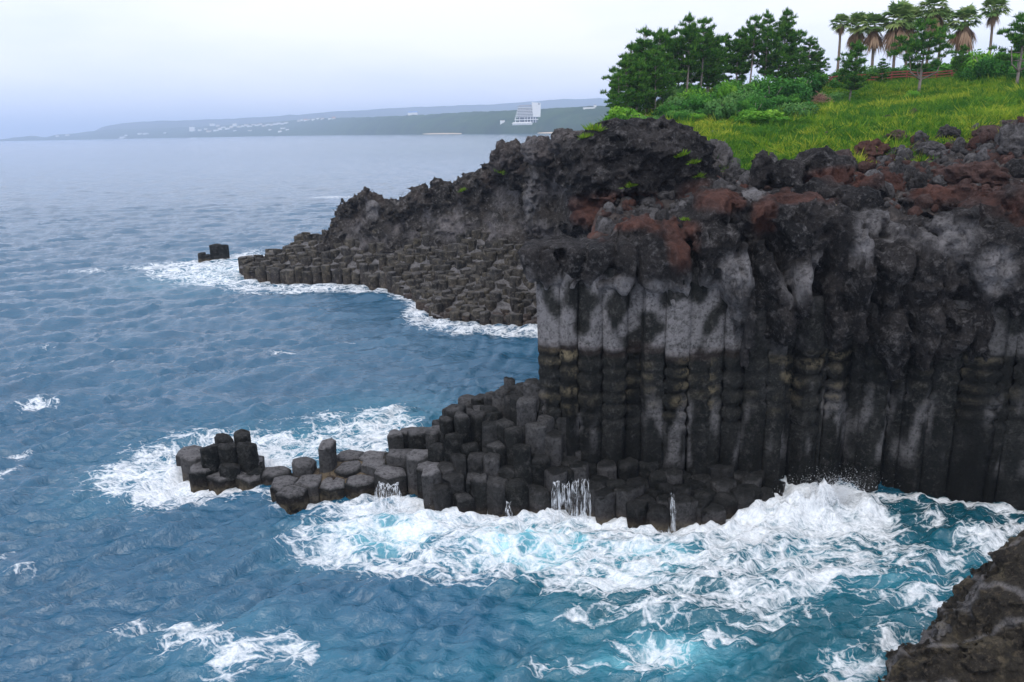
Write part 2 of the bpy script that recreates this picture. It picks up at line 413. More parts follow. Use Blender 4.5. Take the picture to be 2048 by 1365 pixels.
caves = [((1530, 490, 43.4), (1.15, 3.4, 1.5)), ((1502, 462, 44.4), (.75, 2.4, 1.0)), ((1570, 505, 43.6), (1.0, 2.6, .9)), ((1230, 549, 44.4), (.70, 1.6, .32)), ((1123, 511, 45.2), (.20, .8, .20)), ((1762, 580, 43.9), (.62, 1.6, 2.2)), ((1765, 500, 45.2), (.6, 1.4, .9)),
         ((1600, 400, 50.5), (2.4, 1.6, 1.0)), ((1541, 640, 43.6), (.13, 1.2, 1.3)), ((1855, 470, 46.0), (.7, 1.4, .9)), ((1830, 545, 44.0), (.35, .6, .4)), ((1480, 470, 45.0), (.25, 1.2, 1.5)), ((1395, 520, 44.2), (.2, .8, 1.4)), ((1850, 600, 43.3), (.3, 1.0, 1.2)), ((1655, 640, 43.6), (.2, .8, 1.0))]
lobes = [(aty(*c), r) for c, r in lobes]; caves = [(aty(*c), r) for c, r in caves]
def cap_base(X, Y, Z):
    yf = yface(X).astype(np.float32); zt = ztop(X).astype(np.float32); zb = zbot(X).astype(np.float32)
    zb = zb + (perlin(X * .55, 3.3, 0.5) * 1.5 + perlin(X * 1.7, 8.3, 0.5) * .7).astype(np.float32)
    back = (Y - yf)
    # the foot of the cap curves back onto the columns, the brow leans out
    lean = .80 * np.clip((Z - zb) / 3.2, 0, 1) ** 1.3 + .62 + .5
    d = smax(yf - lean - Y + .6, Z - zt - (.10 * sstep(9, 13, X) - .05) * np.clip(back, 0, 9), .9)
    d = smax(d, zb - Z, .35)
    xl = .05 + np.clip(15.2 - Z, 0, 6) * .50
    d = smax(d, xl - X + .25 * np.clip(back - 1, 0, 9), .35)
    d = np.maximum(d, back - 8)
    for c, r in lobes: d = smin(d, ell(X, Y, Z, c, r), .22)
    for c, r in caves: d = smax(d, -ell(X, Y, Z, c, r), .16)
    return d
_lr = lava_rough()
def cap_rough(X, Y, Z, d):
    n = _lr(X, Y, Z, d)
    calm = sstep(10.5, 7.5, X) * sstep(16.2, 15.2, Z)
    crack = np.clip(.09 - np.abs(perlin(X * .55, Y * .2, Z * .22 + 70)), 0, 1) * 4.2        # joints that run up through the cap
    u = X + .22 * (Z - 12) * perlin(X * .2, 1.1, 4.4) + .5 * perlin(X * .4, Y * .3, Z * .3)
    fold = (np.abs(perlin(u * .62, 6.1, Z * .10 + 11)) - .22) * 2.6 + (np.abs(perlin(u * 1.25, 2.1, Z * .16 + 31)) - .2) * .9
    low = sstep(17.2, 14.0, Z)
    return n * .86 * (1 - .62 * calm) - np.clip(fold, -.6, .55) * low * (1 - .6 * calm) * .9 + crack * (.6 + .4 * calm)
V, Q = sdf_rock(-1.0, 38.0, 38.0, 58.5, 6.4, 22.5, .15, cap_base, cap_rough, 1.7)
def blob(V, items):
    r = np.zeros(len(V))
    for c, rad in items: r = np.maximum(r, sstep(1.15, .55, np.linalg.norm((V - np.array(c)) / np.array(rad), axis=1)))
    return r
nse = fbm(V[:, 0] * .6, V[:, 1] * .6, V[:, 2] * .6, 3)
red = blob(V, [(aty(1345, 455, 45.5), (1.6, 2.5, .8)), (aty(1362, 490, 44.5), (1.0, 2, 1.6)), (aty(1440, 400, 46.6), (1.7, 2.4, .9)), (aty(1530, 430, 46), (.8, 1.5, 1.4)), (aty(1600, 395, 47), (2.2, 2, .6)),
               (aty(1990, 415, 47.5), (2.6, 3, 1.5)), (aty(2045, 430, 46), (1.8, 3, 2.0)), (aty(1900, 385, 51), (2.5, 3, 1.2)), (aty(1240, 440, 47.5), (2.6, 3, .6)), (aty(1130, 478, 47), (2.5, 3, .25)), (aty(1680, 360, 55), (3, 3, 1.0))])
red = np.clip(red * (1.0 + 1.4 * nse), 0, 1)
pale = blob(V, [(aty(1480, 545, 43.5), (1.3, 1.2, 1.3)), (aty(1605, 570, 43.5), (1.4, 1.2, 1.2)), (aty(1715, 490, 44.5), (.8, 1.6, 1.6)), (aty(1750, 445, 48.5), (1.4, 1.6, 1.0)), (aty(1810, 480, 46), (1.1, 2, 1.2)), (aty(1900, 480, 44), (1.8, 1.5, 1.5)), (aty(1990, 540, 42.5), (1.2, 1.2, 1.6)), (aty(1500, 405, 49), (1.3, 1.5, 1.2)), (aty(1640, 540, 44), (.8, 1, 1.0))])
pale = np.maximum(pale * .85, sstep(14.0, 12.6, V[:, 2] + nse * 1.8) * sstep(14, 11, V[:, 0]) * .9)
sea_cliff = empty('sea_cliff', (12, 46, 0), kind='structure')
def rel(par, V): return V - np.array(par.location)[None]
link('lava_cap', mesh_rock('lava_cap', rel(sea_cliff, V), Q, M['lava'], np.stack([red, np.zeros(len(V)), pale], -1)), sea_cliff)

# ---- Voronoi cells of a jittered hexagon lattice: the plan of the columns
def clip_poly(P, a, n):
    d = (P - a) @ n; o = []
    for i in range(len(P)):
        j = (i + 1) % len(P)
        if d[i] <= 0: o.append(P[i])
        if (d[i] < 0) != (d[j] < 0): o.append(P[i] + (P[j] - P[i]) * d[i] / (d[i] - d[j]))
    return np.array(o)
def hex_cells(x0, x1, y0, y1, sp, jit, seed):
    rs = np.random.RandomState(seed); S = []
    r = 0; y = y0
    while y < y1:
        for x in np.arange(x0 + (sp / 2 if r % 2 else 0), x1, sp):
            S.append((x + rs.uniform(-jit, jit) * sp, y + rs.uniform(-jit, jit) * sp))
        y += sp * .866; r += 1
    S = np.array(S); polys = []
    for i, p in enumerate(S):
        P = p + np.array([(-1.4, -1.4), (1.4, -1.4), (1.4, 1.4), (-1.4, 1.4)]) * sp
        dd = np.linalg.norm(S - p, axis=1)
        for j in np.argsort(dd)[1:20]:
            if dd[j] > 2.4 * sp: break
            P = clip_poly(P, (p + S[j]) / 2, (S[j] - p) / dd[j])
        polys.append(P)
    return S, polys
def in_poly(p, R):
    R = np.asarray(R); x, y = p; c = False; j = len(R) - 1
    for i in range(len(R)):
        if ((R[i][1] > y) != (R[j][1] > y)) and x < (R[j][0] - R[i][0]) * (y - R[i][1]) / (R[j][1] - R[i][1]) + R[i][0]: c = not c
        j = i
    return c
def subdiv(P, k):
    out_ = []
    for i in range(len(P)):
        a, b = P[i], P[(i + 1) % len(P)]
        for q in range(k): out_.append(a + (b - a) * q / k)
    return np.array(out_)
def loft(rings, top_center):
    n = len(rings[0]); V = np.concatenate(rings + [np.array([top_center])]); k = len(rings)
    i = np.arange(n); F4 = []
    for r in range(k - 1): F4.append(np.stack([r * n + i, r * n + (i + 1) % n, (r + 1) * n + (i + 1) % n, (r + 1) * n + i], 1))
    F3 = np.stack([(k - 1) * n + i, (k - 1) * n + (i + 1) % n, np.full(n, k * n)], 1)
    return V, [np.concatenate(F4), F3]

# ---- tall columns of the wall
S_, polys = hex_cells(.9, 37.0, -2.0, 3.8, 1.22, .31, 11)
for p, P in zip(S_, polys):
    x, w = p
    if not (-.15 < w < 1.9) or x < 2.0: continue
    P = P.copy(); cx = P.mean(0)
    P = cx + (P - cx) * (1 - .030); P[:, 1] = np.maximum(P[:, 1], -.42 + .16 * math.sin(x * 7) + .12 * P[:, 0].clip(cx[0] - .5, cx[0] + .5) - .12 * cx[0])
    P = subdiv(P, 3); P3 = P.copy(); P3[:, 1] += yface(P[:, 0])
    ctr = np.array([cx[0], cx[1] + yface(cx[0])])
    dirs = P3 - ctr; rs = np.random.RandomState(int(x * 977 + w * 31) % 99991)
    zt = float(zbot(x)) + 1.6; ztr = 9.25 + .5 * float(perlin(x * .5, 2.2, .3)) + rs.uniform(-.25, .25)
    if x > 14: ztr = 9.0 + rs.uniform(-.4, .2)
    zs_ = np.arange(-1.6, zt, .16); ph = rs.uniform(0, 9); f0 = rs.uniform(.85, 1.35)
    rings, tint, stdim_ = [], [], []; tone = rs.choice([-.1, 0, .2, .45]); lic = rs.choice([.15, .4, .7, 1.0]); ra = rs.uniform(.5, 1.7)
    ribby = sstep(3.2, 5.5, zs_ + rs.uniform(-1, 1)) * sstep(ztr + .3, ztr - .5, zs_)
    zz = zs_ * f0 + ph + .35 * perlin(zs_ * .6, x, 1.5)
    fr_ = zz * .95 % 1; rib = np.where(fr_ < .78, np.sin(fr_ / .78 * math.pi / 2) ** .6, np.clip(1 - (fr_ - .78) / .22, 0, 1) ** .7)
    drift = np.stack([perlin(zs_ * .25, x * 3, .5), perlin(zs_ * .25, x * 3, 9.5)], 1) * .10
    for z, rb, rw, dr in zip(zs_, rib, ribby, drift):
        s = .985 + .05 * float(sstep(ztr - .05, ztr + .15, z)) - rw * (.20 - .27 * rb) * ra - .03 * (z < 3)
        nn = perlin(P3[:, 0] * 1.6, P3[:, 1] * 1.6, np.full(len(P3), z * 1.8)) * .05 + perlin(P3[:, 0] * 4, P3[:, 1] * 4, np.full(len(P3), z * 4.5)) * .02
        q = ctr + dr + dirs * (s + nn * (.6 + rw))[:, None]
        rings.append(np.column_stack([q, np.full(len(q), z)]))
        pal = sstep(ztr - .1, ztr + .25, z) * .95 * (1 if x < 13.5 else .45 if x > 22 else .2)
        dn = perlin(P3[:, 0] * .8, 7.7, np.full(len(P3), z * .55)); pal = pal * sstep(.34, .12, dn + .05 * (z - 10))
        low = sstep(.18, .42, perlin(P3[:, 0] * 1.5, 1.7, np.full(len(P3), z * .28))) * sstep(1.5, 2.6, z) * sstep(7.5, 5, z) * .55
        li = rw * sstep(.55, 1.0, rb) * lic * (.95 if x < 22 else .4) * sstep(4.5, 7, z)
        stdim_.append(np.clip(tone * .8 + .35 * sstep(.0, .35, perlin(P3[:, 0] * 1.1, 5.5, np.full(len(P3), z * .33))) + .35 * sstep(4, 1, z) + .45 * rw * (1 - rb) - .5 * (z > ztr) - .2 * rw * rb, 0, .9)); tint.append(np.column_stack([np.full(len(q), .22 * float(abs(z - ztr) < .35)) * (x < 14) * .5, np.full(len(q), li) * np.clip(.4 + 2.2 * perlin(P3[:, 0] * .9, 3.7, np.full(len(P3), z * .5)), 0, 1.3), np.maximum(pal, low)]))  # algae at the foot, random tone, darker rib grooves and paler bulges
    tc_ = [ctr[0], ctr[1], zs_[-1]]
    V, F_ = loft(rings, tc_); tint = np.concatenate(tint + [np.zeros((1, 3))]); stdim_ = np.concatenate(stdim_ + [np.zeros(1)])
    link('basalt_column', mesh_np('basalt_column', V - np.array([ctr[0], ctr[1], 0]), F_, M['column'], True, {'tint': tint, 'stain_dim': stdim_}), sea_cliff,
         (ctr[0] - 12, ctr[1] - 46, 0))
# dark core behind the two rows of columns
u = np.arange(2.2, 38, .8); mb = MB()
pts = [(x, yface(x) + 1.5) for x in u]
Vc = []; 
for x, y in pts: Vc += [(x - 12, y - 46, -2), (x - 12, y - 46, float(zbot(x)) + 1.0)]
Vc += [(2.2 - 12, 58 - 46, -2), (2.2 - 12, 58 - 46, 12)]
Fc = [(2 * i, 2 * i + 2, 2 * i + 3, 2 * i + 1) for i in range(len(pts) - 1)] + [(2 * len(pts), 0, 1, 2 * len(pts) + 1)]
mb.add(Vc, Fc); link('cliff_core', mb.mesh('cliff_core', M['lava']), sea_cliff)

# ---- spit: stepped broken columns at the foot of the cliff and out to its tip
front = [(345, 965), (450, 985), (500, 985), (535, 985), (600, 1010), (700, 1005), (765, 985), (830, 1012), (900, 1040), (1000, 1035), (1100, 1030), (1200, 1040), (1300, 1055), (1400, 1060), (1490, 1047), (1560, 1015)]
FR = [tuple(atz(*q)[:2]) for q in front]
SPIT = FR + [(18, 46.5), (3, 47.5), (2, 49.5), (-1, 50.8), (-5, 50.8), (-8, 50.2), (-12, 49.6), (-14.2, 48.6), (-15.4, 48.2), (-16.4, 50.0), (-22.8, 50.6)]
ctl = np.array([(-22, 48.8, 1.5), (-20.5, 47.5, 1.45), (-18.4, 47.4, 1.0), (-17, 49, 1.3), (-15.6, 47.3, .75), (-13.8, 46, .85), (-11.5, 45.8, .8), (-10, 45.3, .5), (-12.3, 46.8, 1.1), (-9.5, 49, 1.4), (-11.1, 48.5, 1.3), (-9, 46.5, 1.1), (-14, 47.6, .9),
    (-7.3, 47.5, 2.3), (-6.8, 46, 1.85), (-7.3, 44.6, .7), (-4.4, 43.5, 2.1), (-5.8, 48.5, 3.0), (-4, 47.5, 4.5), (-2.5, 48, 4.6), (-.85, 47.5, 5.4), (-3, 45, 3.0), (-.9, 45, 3.4), (1.1, 47, 7.8), (.1, 47.5, 6.1), (1.6, 45, 4.0),
    (1.9, 46.4, 8.3), (-.6, 43.5, 2.5), (-1.5, 46.2, 4.2), (2, 43.4, 2.4), (1.2, 42.6, 2.0), (3.5, 43.0, 1.5), (2.8, 42.6, 1.4), (5.4, 44.5, 1.9), (6.8, 43.5, 1.7), (8.9, 43.5, 1.8), (5.5, 42.2, 1.7), (8, 41, 1.1), (10.7, 42.5, 1.5), (10.5, 40.8, 1.3), (12.3, 41.3, 1.4), (13.8, 43, 1.3), (16, 44.5, .9), (.7, 46.2, 6.8), (0, 46.1, 5.4), (-.9, 46, 4.6), (1.3, 45.3, 5.8), (.6, 44.9, 4.4), (-2.5, 42.6, 1.8), (-3.6, 42.5, 1.5), (.2, 42.7, 1.9), (4.2, 44.6, 2.2), (10, 44.3, 1.8), (12.5, 44, 1.5)])
def idw(ctl, p, pw=3.2):
    d = np.hypot(ctl[:, 0] - p[0], ctl[:, 1] - p[1]) + .08; w = d ** -pw; return float((w * ctl[:, 2]).sum() / w.sum())
tall = {(-12.35, 47.6): (2.75, .66), (-13.2, 48.2): (1.5, .9), (-7.5, 48.6): (2.9, .6),
        (-3.2, 46.9): (5.0, .8), (-2.2, 46.6): (4.8, .85), (-4.2, 47.2): (4.6, .7), (-.4, 48.6): (6.4, .6), (-1.3, 46.7): (4.9, .8)}
Sa, pa_ = hex_cells(-25, 19, 38, 54, 1.12, .30, 5); Sb, pb_ = hex_cells(-27, -3, 39, 54, 1.66, .24, 8)
XS = -5.6
S_ = np.concatenate([Sb[Sb[:, 0] < XS], Sa[Sa[:, 0] >= XS]]); polys = [q for p, q in zip(Sb, pb_) if p[0] < XS] + [q for p, q in zip(Sa, pa_) if p[0] >= XS]
over = {}
for q, v in tall.items(): over[int(np.argmin(np.hypot(S_[:, 0] - q[0], S_[:, 1] - q[1])))] = v
rock_spit = empty('rock_spit', (-8, 47, 0), kind='structure')
def stub(parent, p, P, zt, z0, mat, scale, seed, lod, tilt=.06, toptint=.5, wet=True, name='basalt_column', side=0.0, low_band=True):
    rs = np.random.RandomState(seed); c = P.mean(0)
    P = c + (P - c) * scale
    P = subdiv(P, 2 if lod else 1); n = len(P); dirs = P - c
    tx, ty = rs.uniform(-tilt, tilt, 2); lx, ly = rs.uniform(-.045, .045, 2)
    def ring(z, s, wob, slope=0.0):
        nn = perlin(P[:, 0] * 1.9, P[:, 1] * 1.9, np.full(n, z * 1.3)) * wob
        q = dirs * (s + nn)[:, None] + np.array([lx, ly]) * z * (1 if lod else 0)
        return np.column_stack([q, z + slope * (q[:, 0] * tx + q[:, 1] * ty)])
    rings = []; t_ = []
    if lod:
        for z in np.arange(z0, zt - .35, .42): rings.append(ring(z, .975 + rs.uniform(-.025, .02), .05)); t_.append((.10 * (z < .5), .5 * (z < .45) * low_band, side))
    else: rings.append(ring(z0, 1.0, .05)); t_.append((0, 0, side))
    ero = rs.rand() ** 2 * (.55 if lod else .2)
    rings.append(ring(zt - .14 - .25 * ero, .985, .07, .9)); t_.append((0, 0, side))
    r = ring(zt - .04 - .10 * ero, .96 - .06 * ero, .10, 1); r[:, 2] -= rs.rand(n) ** 3 * .22 * lod; rings.append(r); t_.append((0, 0, side + toptint * .4))
    rings.append(ring(zt, .88 - .28 * ero, .15, 1)); t_.append((0, 0, toptint))  # paler top: wet sheen put into the colour
    if lod:
        r = ring(zt + .02, .45, .2, 1); r[:, 2] += rs.uniform(-.05, .06, n); rings.append(r); t_.append((0, 0, toptint))
    V, F_ = loft(rings, [lx * zt * lod, ly * zt * lod, zt + rs.uniform(-.05, .05)])
    tint = np.concatenate([np.tile(np.array(a, float), (n, 1)) for a in t_] + [np.array([[0, 0, toptint]])])
    L0 = parent.location
    return V, F_, tint, (c[0], c[1])
k = 0
for i, (p, P) in enumerate(zip(S_, polys)):
    if not in_poly(p, SPIT): continue
    if p[0] > 2.4 and p[1] > yface(p[0]) + .35: continue
    rs = np.random.RandomState(i); sc = .99; zt = idw(ctl, p) + (rs.uniform(-.55, .45) if p[0] > XS else rs.uniform(-.3, .3)); tilt = .12
    if i in over: zt, s2 = over[i]; sc *= s2; tilt = .2
    if -16 < p[0] < -8.5 and i not in over: zt = idw(ctl, p) + rs.choice([-.16, -.04, 0, .05, .2]); tilt = .05
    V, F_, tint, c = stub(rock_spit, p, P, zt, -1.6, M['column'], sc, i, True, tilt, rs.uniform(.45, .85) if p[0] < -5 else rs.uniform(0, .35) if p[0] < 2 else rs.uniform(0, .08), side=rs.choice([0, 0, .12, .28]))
    stdim_ = np.full(len(V), float(np.clip(rs.uniform(-.2, .35) + .35 * sstep(0, 3, p[0]), 0, .8)))  # random stain, plus darkening painted to offset sky light on cliff-foot columns
    link('basalt_column', mesh_np('basalt_column', V, F_, M['column'], False, {'tint': tint, 'stain_dim': stdim_}), rock_spit, (c[0] + 8, c[1] - 47, 0)); k += 1
for (x, y, zt, r, s) in [(-19.75, 48.0, 2.55, .62, 1), (-19.1, 48.9, 2.95, .6, 2), (-18.55, 48.2, 2.6, .7, 3), (-17.95, 49.2, 3.0, .66, 4), (-17.35, 48.4, 2.55, .7, 5), (-18.3, 47.5, 1.5, .7, 6)]:
    a = np.arange(6) / 6 * 2 * math.pi + s; P = np.column_stack([np.cos(a), np.sin(a)]) * r * (1 + .12 * np.sin(a * 2 + s))[:, None] + np.array([x, y])
    V, F_, tint, c = stub(rock_spit, (x, y), P, zt, .6, M['column'], 1, s + 60, True, .28, .10, low_band=False)
    V[-13:, :2] *= .8; V[-13:, 2] += np.random.RandomState(s).uniform(-.12, .15, 13)
    link('basalt_column', mesh_np('basalt_column', V, F_, M['column'], True, {'tint': tint}), rock_spit, (c[0] + 8, c[1] - 47, 0))
# ochre growth and grit packed into the joints
xs = np.arange(-23.5, 17.5, .3); ys = np.arange(40.4, 51, .3); XX, YY = np.meshgrid(xs, ys, indexing='ij')
inside = np.array([all(in_poly((q[0] + dx, q[1] + dy), SPIT) for dx, dy in ((0, 0), (.8, 0), (-.8, 0), (0, .8), (0, -.8))) for q in zip(XX.ravel(), YY.ravel())])
ZF = np.array([idw(ctl, q) if ok_ else -1.2 for q, ok_ in zip(zip(XX.ravel(), YY.ravel()), inside)]) - .22 - 1.9 * sstep(-8.5, -6, XX.ravel()) + fbm(XX.ravel() * 1.5, YY.ravel() * 1.5, 0, 2) * .22
def keep(Fq, ins): return Fq[ins[Fq].all(1)]
och = np.clip(sstep(-14.5, -13, XX) * sstep(-8, -9.5, XX), 0, 1).ravel()
link('joint_fill', mesh_rock('joint_fill', np.column_stack([XX.ravel() + 8, YY.ravel() - 47, ZF]), keep(grid_faces(len(xs), len(ys)), inside), M['column'],
     np.column_stack([och * .25, och, (1 - och) * .0])), rock_spit, kind='stuff')

# ================================================================== FAR PLATFORM OF COLUMNS
ffront = [(488, 560), (560, 572), (640, 572), (720, 570), (775, 583), (830, 610), (860, 638), (900, 648), (1000, 652), (1080, 657), (1140, 660)]
FFR = [tuple(atz(*q)[:2]) for q in ffront]
fctl = np.array([aty(*q) for q in [(500, 535, 123), (520, 515, 127), (560, 500, 128), (560, 540, 119), (620, 540, 118), (700, 545, 116), (640, 500, 123), (620, 470, 129), (680, 440, 127), (700, 480, 123), (750, 550, 115), (760, 510, 118), (760, 450, 123),
    (830, 590, 105), (850, 610, 97.5), (830, 550, 111), (850, 500, 116), (860, 460, 119), (900, 625, 93), (900, 580, 99), (930, 520, 107), (950, 460, 113), (1000, 635, 91.5), (1000, 590, 95), (1000, 540, 101), (1020, 480, 108), (1080, 640, 90.5), (1080, 590, 94), (1080, 540, 99), (1090, 490, 104), (1150, 640, 90), (1150, 560, 96), (1150, 490, 103)]])
FP = FFR + [(14, 96), (13, 108), (4, 112), (-6, 119), (-14, 124), (-22, 130), (-34, 133), (-41, 130), (-43.5, 125)]
S_, polys = hex_cells(-45, 15, 86, 134, 1.42, .24, 21)
rock_platform = empty('rock_platform', (-12, 108, 0), kind='structure')
cells = []
for i, (p, P) in enumerate(zip(S_, polys)):
    if in_poly(p, FP): cells.append((math.hypot(p[0], p[1]), i, p, P))
cells.sort(key=lambda c: c[0])
sv, s4, s3, stn, off = [], [], [], [], 0
for k, (dst, i, p, P) in enumerate(cells):
    rs = np.random.RandomState(i + 5000)
    zt = max(.4, idw(fctl, p, 2.6) + rs.uniform(-.6, .5))
    z0 = -1.2 if dst < 1e9 and zt < 3.2 else zt - 3.0
    shp = .90 if p[1] > 99 else .83
    V, F_, tint, c = stub(rock_platform, p, P, zt, z0, M['field'], shp * rs.uniform(.95, 1.04), i, False, .16, rs.uniform(0, .5), side=rs.uniform(-.1, .12))
    tint[:, 0] = .25 * (V[:, 2] < .9); tint[:, 1] += rs.uniform(0, .3)
    if k < 300:
        link('basalt_column', mesh_np('basalt_column', V, F_, M['field'], False, {'tint': tint}), rock_platform, (c[0] + 12, c[1] - 108, 0))
    else:
        sv.append(V + np.array([c[0] + 12, c[1] - 108, 0])); s4.append(F_[0] + off); s3.append(F_[1] + off); stn.append(tint); off += len(V)
link('column_tops', mesh_np('column_tops', np.concatenate(sv), [np.concatenate(s4), np.concatenate(s3)], M['field'], False, {'tint': np.concatenate(stn)}), rock_platform, kind='stuff')
xs = np.arange(-44, 14, .7); ys = np.arange(87, 133, .7); XX, YY = np.meshgrid(xs, ys, indexing='ij')
inside = np.array([in_poly(q, FP) for q in zip(XX.ravel(), YY.ravel())])
ZF = np.array([idw(fctl, q, 2.6) - .62 if in_poly(q, FP) else -2.0 for q in zip(XX.ravel(), YY.ravel())]) + fbm(XX.ravel() * .8, YY.ravel() * .8, 0, 3) * .25
link('joint_fill', mesh_rock('joint_fill', np.column_stack([XX.ravel() + 12, YY.ravel() - 108, ZF]), keep(grid_faces(len(xs), len(ys)), inside), M['field'],
     np.column_stack([ZF * 0, ZF * 0, ZF * 0 + .75])), rock_platform, kind='stuff')

# ---- ridge of lava behind the platform
rp = [(705, 408, 125, 2.2), (735, 385, 124.5, 2.0), (775, 398, 124, 2.2), (815, 395, 123, 2.2), (855, 378, 121, 2.4), (890, 358, 119, 2.2), (940, 352, 117, 2.4), (962, 372, 116, 2.2), (990, 330, 115, 2.6), (1020, 308, 114, 2.6), (1060, 318, 111, 3.0), (1100, 300, 107, 3.2), (1130, 292, 103, 3.4), (1165, 285, 99, 3.4), (1200, 270, 97, 3.6)]
RP = []
for (px, py, Y, r) in rp:
    t_ = aty(px, py, Y); RP.append((t_[0], t_[1], t_[2], r))
rx_ = interp([(a[0], a[1]) for a in RP]); rz_ = interp([(a[0], a[2]) for a in RP])
def ridge_base(X, Y, Z):
    yc = rx_(X); zc = rz_(X) - 1.3 + perlin(X * .45, 4.4, 1.0) * 1.3
    dY = Y - yc
    slope = np.where(dY < 0, 1.9, 2.2) * np.abs(dY)                     # a steep apron, steeper at the back
    d = (Z - zc + np.clip(slope - 1.2, 0, 99)) * .62
    d = smax(d, (-27.5 + .5 * (Z - 8) - X) * .8, .8)
    for a in RP: d = smin(d, ell(X, Y, Z, (a[0], a[1], a[2] - a[3] * .75), (a[3], a[3], a[3] * .8)), .5)
    d = smin(d, ell(X, Y, Z, aty(1065, 400, 106), (1.3, 1.5, 4.2)), .4); d = smin(d, ell(X, Y, Z, aty(1092, 415, 105), (1.0, 1.2, 3.4)), .4)
    d = smin(d, ell(X, Y, Z, aty(742, 425, 122.5), (1.7, 1.5, 3.0)), .5); d = smin(d, ell(X, Y, Z, aty(885, 412, 117), (1.0, 1.0, 1.0)), .3)
    d = smin(d, ell(X, Y, Z, aty(1110, 440, 103), (2.0, 2.0, 3.2)), .6)
    return d
V, Q = sdf_rock(-30, 15, 92, 132, 4, 25, .29, ridge_base, lava_rough(2.0, 1.05), 2.8)
nse = fbm(V[:, 0] * .3, V[:, 1] * .3, V[:, 2] * .3, 3)
palr = np.clip(sstep(2.5, 5.5, rz_(V[:, 0]) - V[:, 2] + nse * 3) * (.10 + 1.5 * nse), 0, .8)
palr = np.maximum(palr, blob(V, [(aty(1065, 400, 105), (1.5, 2, 4.5)), (aty(745, 415, 122), (1.2, 1.5, 2.6))]) * .8)
link('lava_ridge', mesh_rock('lava_ridge', V, Q, M['ridge'], np.stack([np.clip(sstep(.0, .4, nse) * .12, 0, 1), nse * 0, palr], -1)), kind='structure')

# ---- sea stack off the platform's tip
stk = atz(420, 522)
islet = empty('sea_stack', (stk[0], stk[1], 0), label='small square black sea stack standing in white surf off the platform tip', category='rock')
for (dx, dy, hgt, r, s) in [(1.5, 0.6, 3.9, .95, 1), (2.6, .2, 3.8, .95, 2), (.6, .9, 3.7, .8, 3), (-1.4, 0, 2.0, .8, 4), (-.3, -.3, 1.5, .8, 5), (.6, -.7, 1.1, .9, 6), (1.8, -.6, 1.2, .8, 7)]:
    a = np.arange(6) / 6 * 2 * math.pi + s; P = np.column_stack([np.cos(a), np.sin(a)]) * r * (1 + .1 * np.sin(a * 3 + s))[:, None] + np.array([dx, dy])
    V, F_, tint, c = stub(islet, P.mean(0), P, hgt * .74, -1, M['column'], 1, s, True, .1, .0)
    link('basalt_column', mesh_np('basalt_column', V, F_, M['column'], False, {'tint': tint}), islet, (c[0], c[1], 0))

# ================================================================== BIG DARK OUTCROP
oc = [((1290, 300, 65.5), (4.6, 4.0, 2.6)), ((1210, 330, 65), (3.0, 3.2, 3.0)), ((1300, 355, 65.5), (5.2, 3.6, 2.7)), ((1370, 370, 65), (2.4, 3.0, 3.0)), ((1180, 390, 64.5), (1.5, 3, 2.6)), ((1270, 262, 66), (2.6, 2.6, 1.2)), ((1160, 300, 66), (1.6, 2.0, 1.3)), ((1270, 430, 67), (5.6, 3.0, 2.2))]
occ = [((1285, 402, 60.5), (3.3, 3.8, 1.25)), ((1200, 415, 60.5), (1.8, 3.2, .7)), ((1325, 372, 61), (1.2, 1.6, 1.0))]
oc = [(aty(*c) - np.array([0, 0, .55]), r) for c, r in oc]; occ = [(aty(*c), r) for c, r in occ]
def oc_base(X, Y, Z):
    d = np.full(X.shape, 9.0, np.float32)
    for c, r in oc: d = smin(d, ell(X, Y, Z, c, r), .7)
    for c, r in occ: d = smax(d, -ell(X, Y, Z, c, r), .4)
    return d
_lo = lava_rough(1.2, 1.15, .3)
V, Q = sdf_rock(2.0, 19.5, 59.0, 73.0, 12.0, 24.6, .17, oc_base, lambda X, Y, Z, d: _lo(X, Y, Z * 1.35, d), 1.6)
nse = fbm(V[:, 0] * .5, V[:, 1] * .5, V[:, 2] * .5, 3)
red = np.clip(blob(V, [(aty(1240, 420, 63), (5, 5, 1.6)), (aty(1390, 420, 63), (2, 3, 2.6)), (aty(1300, 425, 64), (4, 4, 1.5))]) * (1 + 1.2 * nse), 0, 1)
pl = np.clip(sstep(.1, .5, nse) * .35 * sstep(19.5, 21.5, V[:, 2]), 0, 1)
link('lava_outcrop', mesh_rock('lava_outcrop', V, Q, M['lava'], np.stack([red, red * 0, pl], -1)),
     label='huge dark lava outcrop with a hollow cave at its reddish base', category='rock')

# ================================================================== FOREGROUND ROCK (bottom right)
fr = [((2060, 1290, 25.5), (2.9, 3.0, 3.2)), ((1960, 1340, 26), (2.1, 2.4, 2.4)), ((1860, 1380, 26.5), (1.6, 2.0, 1.7)), ((2090, 1180, 26), (2.0, 2.4, 2.2)), ((1990, 1265, 26.6), (.9, 1.0, 1.0)), ((1925, 1285, 27), (.6, .7, .5)), ((1820, 1345, 27.2), (.9, 1.0, .8)), ((2050, 1130, 26.5), (.7, .8, .7)), ((2000, 1420, 24), (4.2, 2.5, 3.0))]
fr = [(aty(*c) + np.array([.45, 0, -.15]), r) for c, r in fr]
def fr_base(X, Y, Z):
    d = np.full(X.shape, 9.0, np.float32)
    for c, r in fr: d = smin(d, ell(X, Y, Z, c, r), .5)
    return d
_lf = lava_rough(.85, .5)
V, Q = sdf_rock(10.5, 24.0, 20.5, 31.0, -1.5, 8.5, .085, fr_base, _lf, .8)
nse = fbm(V[:, 0] * .9, V[:, 1] * .9, V[:, 2] * .9, 3)
vein = sstep(.10, .02, np.abs(fbm(V[:, 0] * .35, V[:, 1] * .35, V[:, 2] * .35 + 3, 2))) * .5
